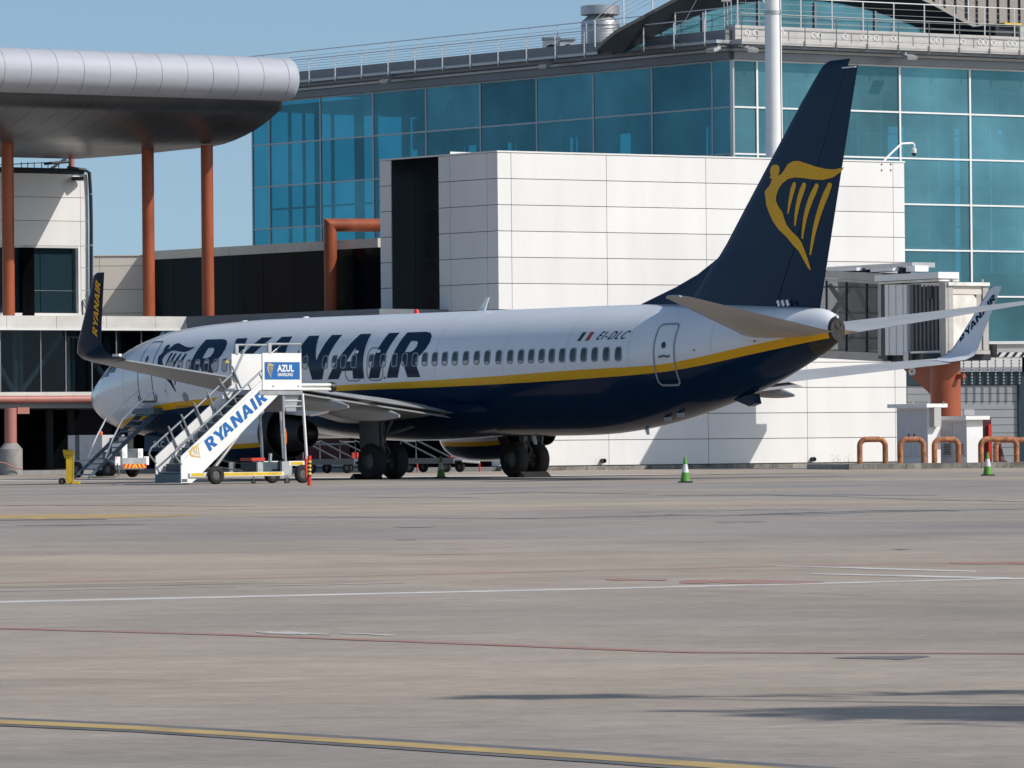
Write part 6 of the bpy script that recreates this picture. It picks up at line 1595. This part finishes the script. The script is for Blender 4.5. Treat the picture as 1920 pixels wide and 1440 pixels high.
for a in (((1556, 535), (1600, 600)), ((1596, 535), (1552, 600)), ((1600, 525), (1634, 600)), ((1590, 640), (1612, 600)), ((1602, 600), (1632, 655))):
    MB().tube([FJS.at(*a[0], -.5), FJS.at(*a[1], -.5)], .10, 8).build('tunnel_brace', m_gear, jb)
jquad([(1480, 520), (1650, 530), (1650, 660), (1480, 655)], -2.4, .05, 'tunnel_far_wall', m_int_wall)
jquad([(1649, 520), (1666, 520), (1666, 676), (1649, 672)], .06, WJ, 'tunnel_portal', m_blue_dark)
jquad([(1649, 512), (1655, 512), (1655, 668), (1649, 666)], .08, .1, 'portal_frame', m_bridge)
# roof clutter
jbox(1540, 1700, 496, 505, -1.4, -.3, 'cable_tray', m_steel); jbox(1690, 1707, 498, 509, -.9, -.25, 'tray_end', m_white)
for u0, u1 in ((1546, 1607), (1633, 1675)): jbox(u0, u1, 503, 509, -.6, .0, 'roof_sheet', m_white)
jbox(1602, 1612, 503, 512, -.7, -.3, 'tray_bracket', m_slate); jbox(1672, 1682, 500, 514, -.7, -.3, 'tray_bracket', m_slate)
# cab: cap, light panel, bellows, end frame
jbox(1650, 1770, 513, 525, -.75, .25, 'cab_cap', m_white); jbox(1655, 1768, 526, 530, -.8, .18, 'cab_cap_edge', m_grubby)
for i in range(6): jbox(1664 + i * 6.7, 1664 + (i + 1) * 6.7 - .5, 533.5, 666, -2.4, .12 - .03 * (i % 2), 'cab_slat', m_white)
nb_ = 16
for i in range(nb_): jbox(1706 + i * 3.7, 1706 + (i + 1) * 3.7, 535, 657, -2.3, .02 if i % 2 else -.07, 'bellows_fold', m_bellow)
jbox(1708, 1764, 658, 662, -2.2, .05, 'bellows_sill', m_white); jbox(1666, 1768, 663, 677, -2.3, -.1, 'cab_underframe', m_slate)
jbox(1697, 1706, 660, 678, -1, .1, 'underframe_strut', m_steel); jbox(1742, 1750, 537, 560, .02, .07, 'torn_flap', m_black)
jbox(1765, 1777, 530, 668, -.22, .1, 'end_post', m_bridge)
def ebox(u0, u1, v0, v1, o0, o1, name, m, par=None):
    mb = MB(); fbox(mb, FJE, FJE.S(u0, 600), FJE.S(u1, 600), FJE.Z((u0 + u1) / 2, v1), FJE.Z((u0 + u1) / 2, v0), o0, o1); return mb.build(name, m, par or jb)
ebox(1776, 1853, 529.5, 536, -1.6, .12, 'end_head', m_grubby); ebox(1776, 1853, 657, 664, -1.6, .1, 'end_sill', m_bridge)
ebox(1777, 1786, 536.3, 656.5, -.3, .05, 'end_jamb', m_bridge); ebox(1842, 1852, 536.3, 656.5, -.3, .05, 'end_jamb', m_bridge)
ebox(1786.5, 1841.5, 536.3, 552, -.2, .0, 'end_panel', m_panel2)
mb = MB(); pts = [(1781, 553), (1825, 553), (1831, 560), (1831, 656), (1781, 656)]
mb.prism([FJE.at(u, v, .0) for u, v in pts], -FJE.n * .1); mb.build('grubby_panel', m_grubby, jb)
ebox(1831.5, 1841.5, 552.5, 656.5, -.2, -.01, 'end_panel', m_bridge)
for u in (1786, 1842): MB().lathe([(.05, 0), (.05, .12), (.01, .13)], FJE.at(u, 529.5, -.2), (0, 0, 1), 8).build('knob', m_steel, jb)
p = FJE.at(1858, 655, -.6); MB().lathe([(.02, 0), (.22, 0), (.24, .1), (.24, .5), (.02, .5)], p - Vector((0, 0, .3)), (0, 0, 1), 18).build('hose_drum', m_black, jb, True)
# orange pillar with gusset
pp = P(1773.5, 780, 204.6); r_ = 28.5 * pp.y / FPX; zt = FJE.Z(1776, 686); pz = zk1 - .02
MB().lathe([(.02, 0), (r_, 0), (r_, zt - pz + .25), (r_ * 1.04, zt - pz + .26), (r_ * 1.04, zt - pz + .42), (.02, zt - pz + .42)], (pp.x, pp.y, pz), (0, 0, 1), 40).build('pillar', m_orange, jb, True)
MB().box((pp.x, pp.y + .2, zt + .35), (1.9, 2.2, .25)).build('pillar_head', m_slate, jb)
gus = [(1692, 690), (1702, 700), (1716, 714), (1738, 733), (1745, 741), (1747, 765), (1760, 765), (1760, 686), (1692, 686)]
MB().prism([FJS.at(u, v, -.75) for u, v in gus], FJS.n * -.25).build('gusset', m_orange, jb)
p = FJS.at(1710.5, 696.5, -.745)
def disc(c, r, n, name, m, x=1): return MB().lathe([(.005, 0), (r, 0), (r, .012), (.005, .012)], c, FJS.n, 20).build(name, m, jb)
for dx in (-.07, .07): disc(p + FJS.d * dx, .15, None, 'badge', m_white)
disc(p + FJS.n * .014, .045, None, 'badge_centre', m_seam)
pc = Vector((pp.x + r_ * .72, pp.y - r_ * .68, P(1790, 706, 204.6).z)); MB().tube([pc, pc + Vector((.25, -.24, 0))], .10, 14).build('pipe_stub', m_orange, jb, True)
# ------------------------------------------------------------------ service bay to the right
FD = Facade(P(1703, 800, 219.5), (math.cos(R(8)), math.sin(R(8))))
bay = thing('service_bay', 'grey sectional roller door bay under a dark lintel at the right', 'building', FD.pt(0, 0))
d0, d1 = FD.S(1700), FD.S(1906)
zd = [0] + [FD.Z(1850, v) for v in (855, 839, 812, 797, 783, 768, 753, 738, 722)]
for k in range(len(zd) - 1): piece('door_section', FD, d0, d1, zd[k] + .01, zd[k + 1] - .01, -.1, 0, m_door_grey, bay)
piece('lintel', FD, d0, d1 + 2.5, FD.Z(1850, 721.5), FD.Z(1850, 697.5), -.2, .06, m_blue_dark, bay)
piece('upper_panel', FD, d0, FD.S(1915), FD.Z(1850, 697), FD.Z(1850, 668), -.2, .05, m_white, bay)
piece('door_window', FD, FD.S(1806), FD.S(1825), FD.Z(1815, 779), FD.Z(1815, 768), .0, .02, m_cab, bay)
piece('side_post', FD, FD.S(1907), FD.S(1990), 0, FD.Z(1850, 721.6), -.3, .1, m_blue_dark, bay)
piece('backing', FD, d0, d1 + 4, 0, FD.Z(1850, 668), -.5, -.22, m_dark, bay)
piece('upper_ledge', FD, FD.S(1760), FD.S(2000), FD.Z(1880, 645.5), FD.Z(1880, 640), -.5, .2, m_white, bay)
piece('upper_band', FD, FD.S(1760), FD.S(2000), FD.Z(1880, 667), FD.Z(1880, 646), -.5, .1, m_beam, bay)
# striped bar with hanging cords
bar = thing('striped_barrier_bar', 'black and white striped bar with hanging twisted cords above the roller door', 'height barrier', FD.at(1900, 670, .5))
z0, z1 = FD.Z(1880, 669.5, .5), FD.Z(1880, 660.5, .5)
piece('beam', FD, FD.S(1800, 660, .5), FD.S(1990, 660, .5), z0, z1, .4, .5, m_white, bar)
for k in range(12):
    u = 1806 + 15 * k; a = FD.S(u, 660, .5); MB().prism([FD.pt(a, z0, .501), FD.pt(a + .14, z0, .501), FD.pt(a + .30, z1, .501), FD.pt(a + .16, z1, .501)], FD.n * .006).build('stripe', m_black, bar)
for k in range(10):
    u = 1807 + 14.9 * k; a = FD.S(u, 690, .45); n_ = 18
    zt_, zb2 = z0, FD.Z(u, 720, .45)
    c = MB()
    for j in range(n_):
        t0, t1 = j / n_, (j + 1) / n_
        c.tube([FD.pt(a, zt_ + (zb2 - zt_) * t0, .45), FD.pt(a, zt_ + (zb2 - zt_) * t1, .45)], .032 if j > 1 else .016, 6, m=j % 2)
    c.build('hanging_cord', [m_black, m_rope], bar)
# ------------------------------------------------------------------ wall of the hall seen right of the block, below the glass
low2 = thing('hall_base', 'plain pale base wall under the glass hall at the right', 'wall', FGR.pt(sR[3], 0))
piece('base_wall', FGR, sR[1], sR[-1], 0, FGR.Z(1850, 646), -.6, -.12, m_beam, low2)
# ------------------------------------------------------------------ tree out of view whose shadow falls across the near apron
def tree(base, h, clumps, label):
    t = thing('pine_tree', label, 'tree', base); tr_ = MB(); r0 = random.Random(5)
    tr_.tube([base, base + Vector((.1, 0, h * .4)), base + Vector((-.05, .1, h * .75)), base + Vector((0, 0, h * .98))], [.17, .14, .10, .05], 10)
    lf = MB()
    for dx, dy, dz, rx, ry, rz, n in clumps:
        en = base + Vector((dx, dy, h + dz)); st_ = base + Vector((0, 0, h * .8))
        tr_.tube([st_, st_.lerp(en, .5) + Vector((0, 0, -.1)), en], [.05, .035, .02], 6)
        for c in range(n):
            q = en + Vector((r0.gauss(0, rx), r0.gauss(0, ry), r0.gauss(0, rz))); x = Vector((r0.uniform(-1, 1), r0.uniform(-1, 1), r0.uniform(-.4, .4))).normalized() * .17; y = x.orthogonal().normalized() * .07
            lf.add([q - x, q + y, q + x, q - y], [(0, 1, 2, 3)])
    tr_.build('trunk', m_bark, t, True); lf.build('crown', m_leaf, t, normals=False)
tree(Vector((12.91, 17.59, 0)), 9.0, [(-.6, .1, 0, .5, .24, .10, 800), (.3, 0, .05, .6, .32, .12, 1300), (1.2, -.1, 0, .6, .34, .12, 1200), (-1.35, .45, -.1, .35, .1, .06, 130), (-2.6, 1.8, .1, .17, .075, .05, 130), (-.4, 1.7, .2, .5, .12, .08, 110), (.8, 1.4, .2, .5, .14, .08, 130), (0, -.75, .1, .5, .1, .06, 100), (1.0, .8, 0, .4, .12, .06, 120)], 'umbrella pine beside the near apron')
